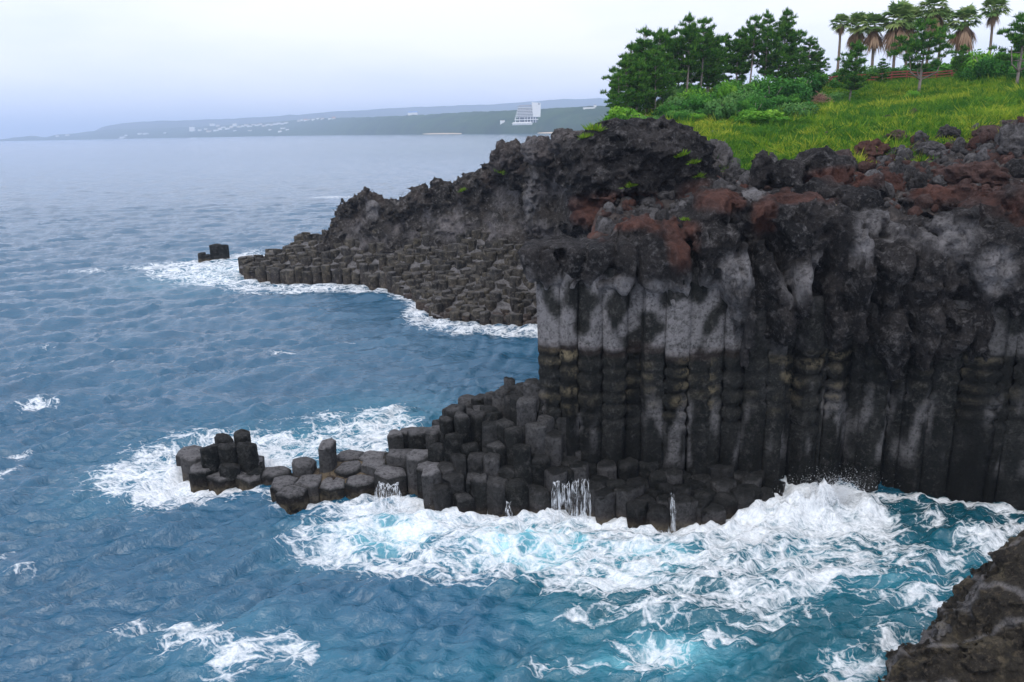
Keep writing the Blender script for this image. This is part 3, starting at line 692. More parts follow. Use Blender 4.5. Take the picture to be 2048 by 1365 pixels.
M['fore'] = rock_material('lava_near', (.020, .018, .015), (.050, .044, .035), (.15, .12, .085), 2.2, .9)
link('shore_rock', mesh_rock('shore_rock', V, Q, M['fore'], np.stack([nse * 0, np.clip(nse * .9, 0, .5), vein], -1)),
     label='rough brown lava rock rising from the water in the bottom right corner', category='rock')

# ================================================================== SEA
def sea_rows():
    r = [16.0]
    while r[-1] < 60: r.append(r[-1] * 1.0042)
    while r[-1] < 260: r.append(r[-1] * 1.0062)
    while r[-1] < 1000: r.append(r[-1] * 1.0095)
    while r[-1] < 30000: r.append(r[-1] * 1.04)
    return np.array(r)
sy = sea_rows(); NC = 460
sx = np.linspace(-1, 1, NC)
YY = np.repeat(sy[:, None], NC, 1); XX = (sx[None] - .02) * (.78 * sy[:, None] + 14)
cell = np.maximum(1.6 * (.78 * YY + 14) / NC * 1.3, np.gradient(sy)[:, None] * 1.0)
rs = np.random.RandomState(3)
ZS = np.zeros_like(XX)
wx_ = fbm(XX * .05, YY * .05, 0.0, 2) * 5; wy_ = fbm(XX * .05 + 50, YY * .05, 0.0, 2) * 5
for i in range(90):
    lam = 0.6 * (10 / .6) ** (rs.rand() ** 1.5) if i > 3 else rs.uniform(9, 17)
    th = math.radians(rs.normal(-68, 30)); kx, ky = math.cos(th) / lam * 2 * math.pi, math.sin(th) / lam * 2 * math.pi
    amp = .021 * lam ** .50
    ph_ = kx * (XX + wx_) + ky * (YY + wy_) + rs.uniform(0, 6.28)
    sn = np.sin(ph_); wv = (1 - np.abs(sn)) * 1.3 - .45 if i % 3 == 0 else sn            # some sharp-crested waves
    ZS += amp * wv * sstep(1.6, 3.2, lam / cell)
ZS += fbm(XX * .35, YY * .6, 2.0, 3) * .16 * sstep(3, 1.2, cell)
def foam_patch(px, py, rx, ry, st, ang=0.0, z=0.0):
    c = atz(px, py, z); e = atz(px + rx, py, z); t = atz(px, py + ry, z)
    a, b = abs(e[0] - c[0]), abs(c[1] - t[1])
    ca, sa = math.cos(ang), math.sin(ang); dx, dy = XX - c[0], YY - c[1]
    u, v = (dx * ca + dy * sa) / a, (-dx * sa + dy * ca) / b
    return st * np.exp(-(u * u + v * v) * .9)
FOAM = np.zeros_like(XX); AER = np.zeros_like(XX)
for p in [(640, 1075, 90, 50, .55), (760, 1045, 110, 40, .95), (860, 1100, 110, 55, .75), (800, 1140, 130, 45, .5), (960, 1065, 110, 32, .9), (1080, 1060, 110, 30, 1.0), (1060, 1110, 130, 45, .8), (1180, 1130, 130, 60, .75), (960, 1150, 140, 35, .5), (1250, 1080, 110, 32, 1.0), (1380, 1085, 120, 38, .9),
          (1480, 1070, 90, 40, 1.0), (1580, 1040, 90, 60, 1.05), (1650, 1010, 70, 60, 1.1), (1540, 1120, 120, 55, .75), (1640, 1110, 100, 70, .70), (1700, 1130, 110, 60, .5), (1850, 1110, 110, 45, .38), (1560, 1240, 130, 40, .34), (1840, 1190, 90, 30, .36), (1400, 1130, 150, 50, .75), (1480, 1190, 150, 40, .55), (1620, 1170, 120, 40, .5), (1300, 1230, 120, 35, .42), (1800, 1120, 90, 40, .5), (1200, 1180, 120, 40, .6), (700, 1110, 90, 45, .6), (1730, 1040, 70, 40, .85), (1760, 1085, 60, 35, .6), (1450, 1150, 130, 60, .52), (1320, 1180, 120, 60, .5), (1560, 1180, 120, 40, .4), (1850, 1040, 60, 22, .4),
          (1960, 1080, 70, 35, .8), (2030, 1060, 50, 25, .7), (1990, 1120, 60, 30, .55), (1900, 1170, 40, 18, .5), (1880, 1180, 60, 40, .25),
          (1300, 1310, 110, 50, .55), (1420, 1280, 100, 40, .4), (1750, 1200, 120, 50, .35), (1100, 1330, 100, 30, .38), (1150, 1240, 60, 30, .35), (1480, 1215, 70, 30, .45), (1720, 1330, 80, 50, .6), (1800, 1275, 70, 30, .6), (1880, 1225, 70, 25, .65), (1640, 1350, 60, 30, .5), (1930, 1200, 60, 20, .4),
          (270, 1250, 60, 25, .55), (380, 1265, 60, 30, .7), (400, 1290, 90, 30, .55), (470, 1325, 60, 35, .72), (560, 1290, 60, 25, .6), (600, 1320, 40, 40, .5), (330, 1310, 50, 20, .4),
          (280, 950, 110, 45, .72), (330, 985, 90, 30, .7), (390, 1000, 70, 22, .5), (330, 905, 110, 22, .55), (480, 880, 150, 20, .6), (600, 890, 130, 26, .8), (560, 915, 60, 20, .8), (720, 880, 120, 40, .72), (760, 840, 80, 35, .55), (800, 870, 60, 24, .8), (680, 830, 110, 28, .35), (600, 840, 120, 20, .3),
          (460, 560, 90, 13, .7), (420, 540, 90, 18, .85), (480, 525, 60, 16, 1.0), (380, 545, 80, 14, .85), (350, 530, 60, 8, .6), (520, 575, 90, 7, .8), (680, 580, 140, 6, .7), (560, 585, 100, 8, .5), (300, 535, 60, 5, .5), (180, 545, 60, 4, .45), (490, 510, 30, 12, .6),
          (830, 628, 26, 14, .75), (860, 650, 40, 8, .8), (980, 660, 90, 8, .9), (1060, 662, 60, 9, .9), (960, 668, 60, 6, .5),
          (75, 815, 40, 12, .62), (30, 915, 30, 16, .62), (15, 950, 20, 20, .5), (10, 1120, 20, 16, .45), (50, 1150, 40, 14, .4), (550, 708, 40, 4, .5), (230, 720, 20, 3, .4), (660, 395, 50, 3, .5), (90, 700, 20, 3, .4), (690, 690, 30, 3, .35)]:
    FOAM = np.maximum(FOAM, foam_patch(*p)) + .22 * foam_patch(*p)
for p in [(780, 1070, 170, 60, .9), (1060, 1090, 210, 70, .9), (1250, 1110, 200, 80, .8), (1600, 1120, 230, 110, .55), (1780, 1150, 190, 110, .5), (1150, 1240, 170, 80, .38), (1330, 1310, 200, 80, .85), (1180, 1330, 140, 50, .5), (1700, 1330, 140, 60, .5), (560, 1330, 300, 90, .32), (900, 1340, 300, 70, .35), (430, 1280, 200, 50, .3), (640, 890, 260, 60, .55), (760, 840, 160, 50, .5), (320, 950, 160, 60, .4), (450, 545, 140, 30, .6), (1640, 1240, 260, 90, .28), (1900, 1130, 130, 70, .45)]:
    AER = np.maximum(AER, foam_patch(*p)) + .15 * foam_patch(*p)
def seg_dist(poly):
    d = np.full(XX.shape, 99.0); m = (YY < 150) & (YY > 30)
    x, y = XX[m], YY[m]; best = np.full(x.shape, 99.0)
    for (ax, ay), (bx, by) in zip(poly[:-1], poly[1:]):
        l2 = (bx - ax) ** 2 + (by - ay) ** 2
        t = np.clip(((x - ax) * (bx - ax) + (y - ay) * (by - ay)) / l2, 0, 1)
        best = np.minimum(best, np.hypot(x - ax - t * (bx - ax), y - ay - t * (by - ay)))
    d[m] = best; return d
dn = np.minimum(seg_dist(SPIT + [SPIT[0]]), seg_dist([(15, 44.5), (20, 44.2), (25, 43.2), (30, 41.2), (38, 37.5)]))
dfar = seg_dist(FFR + [(14, 90)]); dst_ = np.hypot(XX - stk[0], YY - stk[1])
lumps = fbm(XX * .45, YY * .45, 6.6, 3)
CR0 = np.exp(-((XX - 17.0) / 3.0) ** 2 - ((YY - 41.5) / 1.6) ** 2)
FOAM += np.clip(.9 * np.exp(-dn / .7) + lumps * .5 * np.exp(-dn / 1.5), 0, 1) + np.clip(.9 * np.exp(-dfar / 1.1), 0, 1) + .5 * np.exp(-(dst_ / 3.5) ** 2)
FOAM = FOAM * sstep(.06, .30, FOAM)
TEAL = sstep(-6, 9, XX + fbm(XX * .12, YY * .12, 3.0, 2) * 7) * sstep(47, 43, YY)
FOAM = np.clip(FOAM * 1.08, 0, .70 + .5 * np.exp(-dn / .9) + .25 * sstep(0, .3, CR0)) ; AER = np.clip(AER, 0, 1.2)

def hump(px, py, Y, rx, ry, zpk):
    c = aty(px, py, Y); return zpk * np.exp(-((XX - c[0]) / rx) ** 2 - ((YY - c[1]) / ry) ** 2)
near = sstep(2.6, 1.0, cell)
CR = hump(1645, 1030, 42.0, .9, .9, 1.35) + hump(1600, 1040, 41.6, 1.3, 1.0, .85) + hump(1540, 1050, 41.4, 1.6, 1.0, .6) + hump(1480, 1060, 41.0, 2.2, 1.0, .3) + hump(1725, 1035, 42.2, 1.2, 1.0, .95) + hump(1960, 1085, 39.0, 2.2, 1.0, .6)
ZS += CR * np.clip(1 + fbm(XX * 1.1, YY * 1.1, 9.0, 4, .65) * 1.5, .1, 3) + hump(1250, 1085, 39.3, 5.5, .7, .28) + hump(820, 1060, 41.3, 3.2, .7, .35) + hump(1480, 1210, 35.0, 4, 1.0, .45) + hump(1330, 1290, 32.5, 2.4, .9, .5)
ZS += near * np.clip(FOAM, 0, 1) * (fbm(XX * .75, YY * .95, 4.0, 4, .6) * .36 + fbm(XX * 2.2, YY * 2.6, 4.0, 3, .6, True) * .08)
ZS += near * np.clip(AER, 0, 1) * fbm(XX * .5, YY * .7, 14.0, 3) * .30
def water_material():
    m, t, p = new_mat('sea_water'); P = pos_n(t)
    o = [n for n in t.nodes if n.type == 'OUTPUT_MATERIAL'][0]
    fa = attr_n(t, 'foam').outputs['Fac']; aer = attr_n(t, 'aeration').outputs['Fac']
    # domain-warped lace
    def vadd(a, b):
        v = N(t, 'ShaderNodeVectorMath', operation='ADD'); t.links.new(a, v.inputs[0]); t.links.new(b, v.inputs[1]); return v.outputs[0]
    def warp(vec, scale, amt):
        n = N(t, 'ShaderNodeTexNoise'); n.inputs['Scale'].default_value = scale; n.inputs['Detail'].default_value = 4
        t.links.new(vec, n.inputs['Vector'])
        s = N(t, 'ShaderNodeVectorMath', operation='MULTIPLY_ADD'); t.links.new(n.outputs['Color'], s.inputs[0])
        s.inputs[1].default_value = (amt, amt, 0); s.inputs[2].default_value = (-amt / 2, -amt / 2, 0)
        return vadd(vec, s.outputs[0])
    flat = N(t, 'ShaderNodeVectorMath', operation='MULTIPLY'); t.links.new(P, flat.inputs[0]); flat.inputs[1].default_value = (.80, 1.35, 0.0)
    w1 = warp(warp(flat.outputs[0], .35, 3.0), 1.3, .9)
    def cells_(scale):
        v = N(t, 'ShaderNodeTexVoronoi'); v.feature = 'DISTANCE_TO_EDGE'; v.inputs['Scale'].default_value = scale
        t.links.new(w1, v.inputs['Vector']); return v.outputs['Distance']
    e1 = ramp(t, cells_(.85), [(0.0, 1), (.10, .45), (.35, 0)]); e2 = ramp(t, cells_(2.3), [(0.0, 1), (.12, .4), (.4, 0)])
    nb = noise_n(t, w1, .55, 7, .68); nf = noise_n(t, flat.outputs[0], 5.5, 5, .7)
    lace = mth(t, 'MAXIMUM', e1, mth(t, 'MULTIPLY', e2, .7))
    pt = mth(t, 'ADD', mth(t, 'MULTIPLY', lace, .50), mth(t, 'MULTIPLY', ramp(t, nb, [(.30, 0), (.70, 1)]), .50))
    pt = mth(t, 'ADD', pt, mth(t, 'MULTIPLY', mth(t, 'SUBTRACT', nf, .5), .55))
    v = mth(t, 'ADD', mth(t, 'SUBTRACT', pt, 1.0), mth(t, 'MULTIPLY', fa, .86))          # how far the pattern stands above the local threshold
    foam = ramp(t, mth(t, 'ADD', v, .5), [(.44, 0), (.54, .35), (.66, .72), (.86, 1)])
    foam = mth(t, 'MULTIPLY', foam, ramp(t, nf, [(.25, .55), (.6, 1)]))
    foam = mth(t, 'MULTIPLY', foam, ramp(t, fa, [(.04, 0), (.16, 1)]))
    na = noise_n(t, w1, .4, 5, .6)
    ae = mth(t, 'MULTIPLY', aer, ramp(t, na, [(.25, .35), (.65, 1)]), True)
    deep = mixc(t, noise_n(t, P, .12, 4, .6), (.007, .068, .135), (.012, .100, .180))
    deep = mixc(t, attr_n(t, 'teal').outputs['Fac'], deep, (.0035, .062, .088))
    body = mixc(t, ae, deep, mixc(t, ramp(t, ae, [(.5, 0), (1, 1)]), (.015, .20, .28), (.20, .56, .64)))
    t.links.new(body, p.inputs['Base Color'])
    p.inputs['Roughness'].default_value = .10; p.inputs['IOR'].default_value = 1.58
    st = N(t, 'ShaderNodeVectorMath', operation='MULTIPLY'); t.links.new(P, st.inputs[0]); st.inputs[1].default_value = (.75, 1.35, 1)
    h1 = noise_n(t, st.outputs[0], 1.7, 5, .62, .6); h0 = noise_n(t, st.outputs[0], 5.0, 4, .6, .4); h2 = noise_n(t, st.outputs[0], .22, 5, .62, .3); h3 = noise_n(t, st.outputs[0], .03, 6, .65, .3)
    bm = bump_n(t, h2, .22, 1.0, bump_n(t, h1, .6, .26, bump_n(t, h0, .6, .05))); bm = bump_n(t, h3, .10, 4.0, bm)
    t.links.new(bm, p.inputs['Normal'])
    d = N(t, 'ShaderNodeBsdfPrincipled'); d.inputs['Base Color'].default_value = (.84, .87, .89, 1); d.inputs['Roughness'].default_value = .8
    d.inputs['Subsurface Weight'].default_value = 0.0
    t.links.new(bump_n(t, v, .6, .35), d.inputs['Normal'])
    mxs = N(t, 'ShaderNodeMixShader'); t.links.new(foam, mxs.inputs[0]); t.links.new(p.outputs[0], mxs.inputs[1]); t.links.new(d.outputs[0], mxs.inputs[2])
    t.links.new(mxs.outputs[0], o.inputs[0])
    return m
M['water'] = water_material()
i = np.arange(len(sy) * NC).reshape(len(sy), NC)
seaF = np.stack([i[:-1, :-1].ravel(), i[:-1, 1:].ravel(), i[1:, 1:].ravel(), i[1:, :-1].ravel()], 1)
link('sea', mesh_np('sea', np.stack([XX, YY, ZS], -1).reshape(-1, 3), seaF, M['water'], True, {'foam': FOAM.ravel(), 'aeration': AER.ravel(), 'teal': TEAL.ravel()}), kind='structure')
def sea_z(x, y):
    r = int(np.clip(np.searchsorted(sy, y), 0, len(sy) - 1)); c = int(np.argmin(np.abs(XX[r] - x))); return float(ZS[r, c])

# ================================================================== FAR COAST
shoreY = interp([(-200, 10000), (0, 9000), (200, 8200), (400, 7000), (600, 5900), (700, 5200), (850, 4000), (1000, 3200), (1150, 2700), (1300, 2400), (1700, 2200)])
topY = interp([(-200, 282), (-60, 281), (0, 279), (60, 272), (90, 275), (110, 270), (150, 267), (200, 260), (260, 258), (330, 256), (400, 254), (500, 248), (560, 243), (600, 240), (650, 236), (700, 236), (760, 234), (850, 229), (920, 226), (1000, 222), (1060, 219), (1150, 215), (1220, 212), (1400, 205), (1700, 200)])
def hill_mesh(name, pxs, y_of, top_of, depth_of, rows, shape_of, bump, mat, kind='structure'):
    T = np.linspace(0, 1, rows); V = []
    for px in pxs:
        Y0 = float(y_of(px)); D = float(depth_of(px)); zt = max(aty(px, float(top_of(px)), Y0 + D)[2], 3.0); p0 = aty(px, 260, Y0)
        kx = p0[0] / Y0
        for t_ in T:
            Y = Y0 + D * t_; V.append((kx * Y, Y, zt * float(shape_of(px, t_))))
    V = np.array(V); s = bump
    n = fbm(V[:, 0] / 60, V[:, 1] / 60, 0.0, 4, .6) * s + fbm(V[:, 0] / 260, V[:, 1] / 260, 4.0, 2) * s
    tt = np.tile(T, len(pxs)); V[:, 2] += n * sstep(0, .12, tt) * np.clip(V[:, 2] / 25, .1, 1); V[tt == 0, 2] = -4
    me = mesh_np(name, V, grid_faces(len(pxs), rows), mat, False); return V.reshape(len(pxs), rows, 3), link(name, me, kind=kind)
def hill_material(name, a, b, c):
    m, t, p = new_mat(name); P = pos_n(t)
    n1 = noise_n(t, P, .006, 6, .65); n2 = noise_n(t, P, .03, 5, .7)
    g = mixc(t, ramp(t, n1, [(.35, 0), (.65, 1)]), a, b); g = mixc(t, ramp(t, n2, [(.56, 0), (.75, .8)]), g, c)
    t.links.new(g, p.inputs['Base Color']); p.inputs['Roughness'].default_value = 1.0; p.inputs['Specular IOR Level'].default_value = .0; return m
M['hill'] = hill_material('coast_woods', (.020, .045, .018), (.045, .085, .028), (.10, .11, .055))
M['mount'] = hill_material('mountain_woods', (.03, .05, .03), (.045, .07, .04), (.05, .07, .04))
steep = interp([(0, .9), (300, .9), (640, .95), (720, .45), (1700, .38)])
pxs = np.concatenate([np.arange(-120, 560, 5.0), np.arange(560, 1700, 4.0)])
HV, hills = hill_mesh('hills', pxs, shoreY, topY, interp([(-200, 700), (0, 900), (300, 1800), (600, 1800), (720, 700), (1000, 450), (1700, 400)]), 22, lambda px, t_: t_ ** float(steep(px)), 7.0, M['hill'])
_, mountain = hill_mesh('mountain', np.arange(190, 1900, 14.0), lambda px: 9300.0, interp([(190, 262), (215, 251), (250, 247), (300, 243), (400, 240), (500, 236), (600, 229), (700, 222), (800, 216), (900, 212), (1000, 208), (1080, 203), (1120, 199), (1220, 197), (1500, 190), (1900, 186)]), lambda px: 1400.0, 14, lambda px, t_: t_ ** .8, 14.0, M['mount'])
def simple_mat(name, colr, rough=.8, var=.15, scale=3.0, bump=0.0):
    m, t, p = new_mat(name); P = pos_n(t); n = noise_n(t, P, scale, 5, .65)
    t.links.new(mixc(t, ramp(t, n, [(.3, 0), (.7, 1)]), tuple(c * (1 - var) for c in colr), tuple(min(1, c * (1 + var)) for c in colr)), p.inputs['Base Color'])
    p.inputs['Roughness'].default_value = rough
    if bump: t.links.new(bump_n(t, n, bump, .05), p.inputs['Normal'])
    return m
M['white'] = simple_mat('white_render', (.80, .79, .76), .7, .05, .2); M['glass'] = simple_mat('window_glass', (.10, .13, .17), .2, .2, .3)
M['roofgrey'] = simple_mat('grey_roof', (.22, .23, .26), .7, .1, .2); M['sand'] = simple_mat('sand', (.55, .42, .28), .95, .15, .05)
M['rooforange'] = simple_mat('terracotta_roof', (.42, .14, .07), .8, .15, .2); M['roofblue'] = simple_mat('blue_roof', (.10, .25, .55), .6, .1, .2)
M['cream'] = simple_mat('cream_wall', (.66, .60, .52), .8, .08, .2)
def on_hill(px, py):
    k = int(np.argmin(np.abs(pxs - px))); best = None
    for v in HV[k]:
        e = abs(proj(v)[1] - py)
        if best is None or e < best[0]: best = (e, v)
    return best[1]
# beaches
for (pa, pb, hgt) in [(845, 928, 5), (1075, 1190, 5)]:
    q = np.arange(pa, pb, 6.0); V = []
    for x in q:
        Y0 = float(shoreY(x)); kx = aty(x, 260, Y0)[0] / Y0; e = math.sin(math.pi * (x - pa + 2) / (pb - pa + 4)) ** .5
        for dy, z in ((-60 * e - 8, -.6), (-30, 1.5), (25, hgt * e + 1)): V.append((kx * (Y0 + dy), Y0 + dy, z))
    link('beach', mesh_np('beach', np.array(V), grid_faces(len(q), 3), M['sand'], True), kind='structure')

# ---- hotel: terraced white block on the bluff
HY = 2720.0; hb = aty(1057, 249, HY); SC = HY / FPX            # metres for one photo pixel there
hotel = empty('hotel', (hb[0], hb[1], hb[2] - 2), label='large white terraced hotel with a tall slab tower on the bluff across the bay', category='hotel')
def part(name, mat, fn, par=hotel):
    b = MB(); fn(b); return link(name, b.mesh(name, mat), par)
def hx(px): return (px - 1057) * SC
fl = 3.4 * SC
part('base_block', M['white'], lambda b: [b.box(hx(1026), hx(1064), -10, 30, 0, 2.0 * SC), b.box(hx(1025), hx(1065), -12, 30, 2.4 * SC, 4 * SC), b.box(hx(1027), hx(1063), -8, 28, 4 * SC, 5.5 * SC)])
for px in (1028, 1033, 1038, 1043, 1048, 1053, 1058, 1062): part('arcade_pier', M['white'], lambda b: b.box(hx(px) - .8, hx(px) + .8, -13, -11, 0, 2.3 * SC))
for px in (1032, 1040, 1050, 1055, 1061, 1066, 1071): part('stilt', M['white'], lambda b: b.box(hx(px) - 1.3, hx(px) + 1.3, -6, 6, 4 * SC, 15 * SC))
part('lower_deck', M['white'], lambda b: b.box(hx(1030), hx(1076), -10, 30, 9.2 * SC, 10.6 * SC))
part('core_wall', M['glass'], lambda b: b.box(hx(1037), hx(1074), 2, 30, 4 * SC, 33 * SC))
for i in range(7):
    l, r = 1031.5 + i * .9, 1079 - i * .55; z = (14.5 + i * 2.85) * SC
    part('balcony_floor', M['white'], lambda b: [b.box(hx(l), hx(r), -10 + i * 1.5, 30, z, z + .75 * SC), b.box(hx(l), hx(r), -10.4 + i * 1.5, -10 + i * 1.5, z + .75 * SC, z + 1.25 * SC)])
    for px in np.arange(l + 3, r - 2, 3.4): part('balcony_divider', M['white'], lambda b: b.box(hx(px) - .35, hx(px) + .35, -8 + i * 1.5, 1.9, z + .76 * SC, z + 2.8 * SC))
part('roof', M['roofgrey'], lambda b: b.add([(hx(1036), 0, 34.6 * SC), (hx(1066), 0, 34.6 * SC), (hx(1066), 30, 34.6 * SC), (hx(1036), 30, 34.6 * SC), (hx(1042), 6, 37 * SC), (hx(1062), 6, 37.6 * SC), (hx(1062), 24, 37.6 * SC), (hx(1042), 24, 37 * SC)],
     [(0, 1, 5, 4), (1, 2, 6, 5), (2, 3, 7, 6), (3, 0, 4, 7), (4, 5, 6, 7), (3, 2, 1, 0)]))
tw = part('tower', M['white'], lambda b: b.add([(hx(1066), -9, 14 * SC), (hx(1080), -9, 14 * SC), (hx(1081), -9, 40 * SC), (hx(1064), -9, 41.5 * SC), (hx(1066), 18, 14 * SC), (hx(1080), 18, 14 * SC), (hx(1081), 18, 40 * SC), (hx(1064), 18, 41.5 * SC)],
     [(0, 1, 2, 3), (7, 6, 5, 4), (1, 5, 6, 2), (4, 0, 3, 7), (3, 2, 6, 7)]))
part('emblem', M['roofgrey'], lambda b: b.box(hx(1076), hx(1079), -9.6, -9.02, 37 * SC, 39.4 * SC), tw)
# ---- village houses and lone buildings of the far shore
rs = np.random.RandomState(12)
def house(px, py, w, h, wall, roof, label, group=None, name='house', flat=True):
    v = on_hill(px, py); Y = v[1]; s = Y / FPX; w *= s; h *= s; d = w * .8
    x = aty(px, py, Y)[0]
    e = empty(name, (x, Y, v[2] - 1), label=label, category='house' if name == 'house' else 'building')
    if group: e['group'] = group
    b = MB(); b.box(-w / 2, w / 2, -d / 2, d / 2, -4, h); link('wall', b.mesh('wall', wall), e)
    b = MB(); k = .5 * h
    if flat: b.box(-w / 2 - .4, w / 2 + .4, -d / 2 - .4, d / 2 + .4, h + .02, h + .12 * h + .4)
    else: b.add([(-w / 2 - 1, -d / 2 - 1, h), (w / 2 + 1, -d / 2 - 1, h), (w / 2 + 1, d / 2 + 1, h), (-w / 2 - 1, d / 2 + 1, h), (-w / 2, 0, h + k), (w / 2, 0, h + k)], [(0, 1, 5, 4), (2, 3, 4, 5), (1, 2, 5), (3, 0, 4), (3, 2, 1, 0)])
    link('roof', b.mesh('roof', roof), e)
vil = [(400, 262, 6, 3), (412, 260, 5, 3), (418, 264, 8, 2.5), (432, 263, 8, 3), (440, 260, 6, 3), (447, 257, 7, 3), (455, 259, 8, 3), (463, 256, 6, 3), (470, 253, 7, 3.5), (478, 256, 7, 3), (486, 254, 6, 3), (493, 252, 7, 3.5), (500, 255, 8, 3), (507, 252, 6, 3), (514, 253, 7, 3), (521, 251, 6, 3.2), (528, 253, 7, 3), (536, 251, 7, 3), (543, 252, 6, 3), (551, 250, 7, 3), (558, 249, 6, 3), (566, 249, 6, 3), (573, 248, 6, 3), (425, 252, 9, 4), (436, 254, 6, 3),
       (598, 244, 6, 3.2), (604, 243, 5, 3), (611, 242, 6, 3), (618, 242, 5, 3), (627, 241, 6, 3), (636, 240, 5, 3), (645, 240, 6, 3.4), (660, 240, 6, 3.2), (668, 239, 6, 3.4), (566, 259, 8, 2.5), (575, 261, 6, 2), (470, 262, 5, 2), (500, 262, 6, 2), (540, 261, 5, 2), (560, 265, 6, 2)]
for q in vil:
    r = rs.rand(); house(*q, M['white'] if r < .7 else M['cream'], M['rooforange'] if rs.rand() < .25 else M['roofgrey'] if rs.rand() < .3 else M['cream'], 'small pale house of the village on the far hillside above the bay', 'village houses on the far hillside', flat=rs.rand() < .6)
for q in [(115, 274, 5, 2.5), (135, 272, 6, 2.5), (245, 276, 8, 2.5), (252, 273, 4, 2.5), (280, 269, 7, 2.5), (292, 270, 8, 2.5), (330, 267, 4, 2), (240, 279, 7, 1.5)]:
    house(*q, M['white'], M['roofgrey'], 'tiny pale house low on the far left shore', 'houses on the far left shore', flat=False)
house(385, 263, 9, 8, M['white'], M['roofgrey'], 'pale square tower block standing alone on the far shore', name='tower_block')
house(826, 229, 18, 4, M['white'], M['roofblue'], 'white hall with a blue roof on the skyline of the far bluff', name='hall', flat=False)
house(1005, 247, 9, 5, M['white'], M['cream'], 'small white pavilion left of the terraced hotel', name='pavilion')
house(1178, 217, 22, 2.5, M['white'], M['roofgrey'], 'long low pale building on the far bluff beside the pines', name='long_building')
house(1190, 214, 5, 4, M['white'], M['roofgrey'], 'small white building beside the long low one on the far bluff', name='small_building')

# ================================================================== BOULDERS
def ico_dirs(n):
    i = np.arange(n) + .5; ph = np.arccos(1 - 2 * i / n); th = math.pi * (1 + 5 ** .5) * i
    return np.column_stack([np.cos(th) * np.sin(ph), np.sin(th) * np.sin(ph), np.cos(ph)])
def boulder_mesh(seed, nu=30, nv=18, rough=1.0, angular=.5):
    rs = np.random.RandomState(seed); V = []
    for j in range(nv + 1):
        ph = math.pi * j / nv
        for i in range(nu): th = 2 * math.pi * i / nu; V.append((math.sin(ph) * math.cos(th), math.sin(ph) * math.sin(th), math.cos(ph)))
    D = np.array(V); r = np.full(len(D), 1.0)
    for k in range(9):
        nrm = rs.normal(size=3); nrm /= np.linalg.norm(nrm); cut = rs.uniform(.62, .92); q = D @ nrm; r = np.minimum(r, np.where(q > .05, cut / np.maximum(q, .05), 9))
    r = r * angular + (1 - angular)
    o = seed * 3.7; r = r + rough * (fbm(D[:, 0] * 1.2 + o, D[:, 1] * 1.2, D[:, 2] * 1.2, 3) * .55 + np.clip(fbm(D[:, 0] * 2.6 + o, D[:, 1] * 2.6, D[:, 2] * 2.6, 4, .62, True), -.4, 1) * .30 - np.clip(.5 - worley(D[:, 0] * 2.2 + o, D[:, 1] * 2.2, D[:, 2] * 2.2)[0], 0, 1) * .45)
    V = D * r[:, None]; F_ = []
    for j in range(nv):
        for i in range(nu): F_.append((j * nu + i, (j + 1) * nu + i, (j + 1) * nu + (i + 1) % nu, j * nu + (i + 1) % nu))
    return V, np.array(F_)
def boulder(px, py, Y, r, seed, mat, tint, label, cat='boulder', group=None, angular=.8, rough=1.15):
    c = aty(px, py, Y); V, F_ = boulder_mesh(seed, 56, 32, rough, angular); V = V * np.array(r)
    if group and Y < 84: c[2] = min(c[2], float(G(np.array([c[0]]), np.array([Y]))[0]) + .35 * r[2])
    me = mesh_np('boulder', V, F_, mat, True, {'tint': np.tile(np.array(tint, float), (len(V), 1))})
    o = link('boulder', me, None, tuple(c), label=label, category=cat)
    if group: o['group'] = group
    o.rotation_euler = (0, 0, seed * 1.3)
    return o
M['tan_rock'] = rock_material('tan_sandstone', (.30, .22, .13), (.48, .38, .25), (.60, .52, .40), 1.5, .5)
boulder(1661, 419, 46.4, (.52, .40, .30), 3, M['tan_rock'], (0, .0, .0), 'smooth pale tan stone lodged on the rim of the arched lava rock', 'stone', angular=.15, rough=.5)
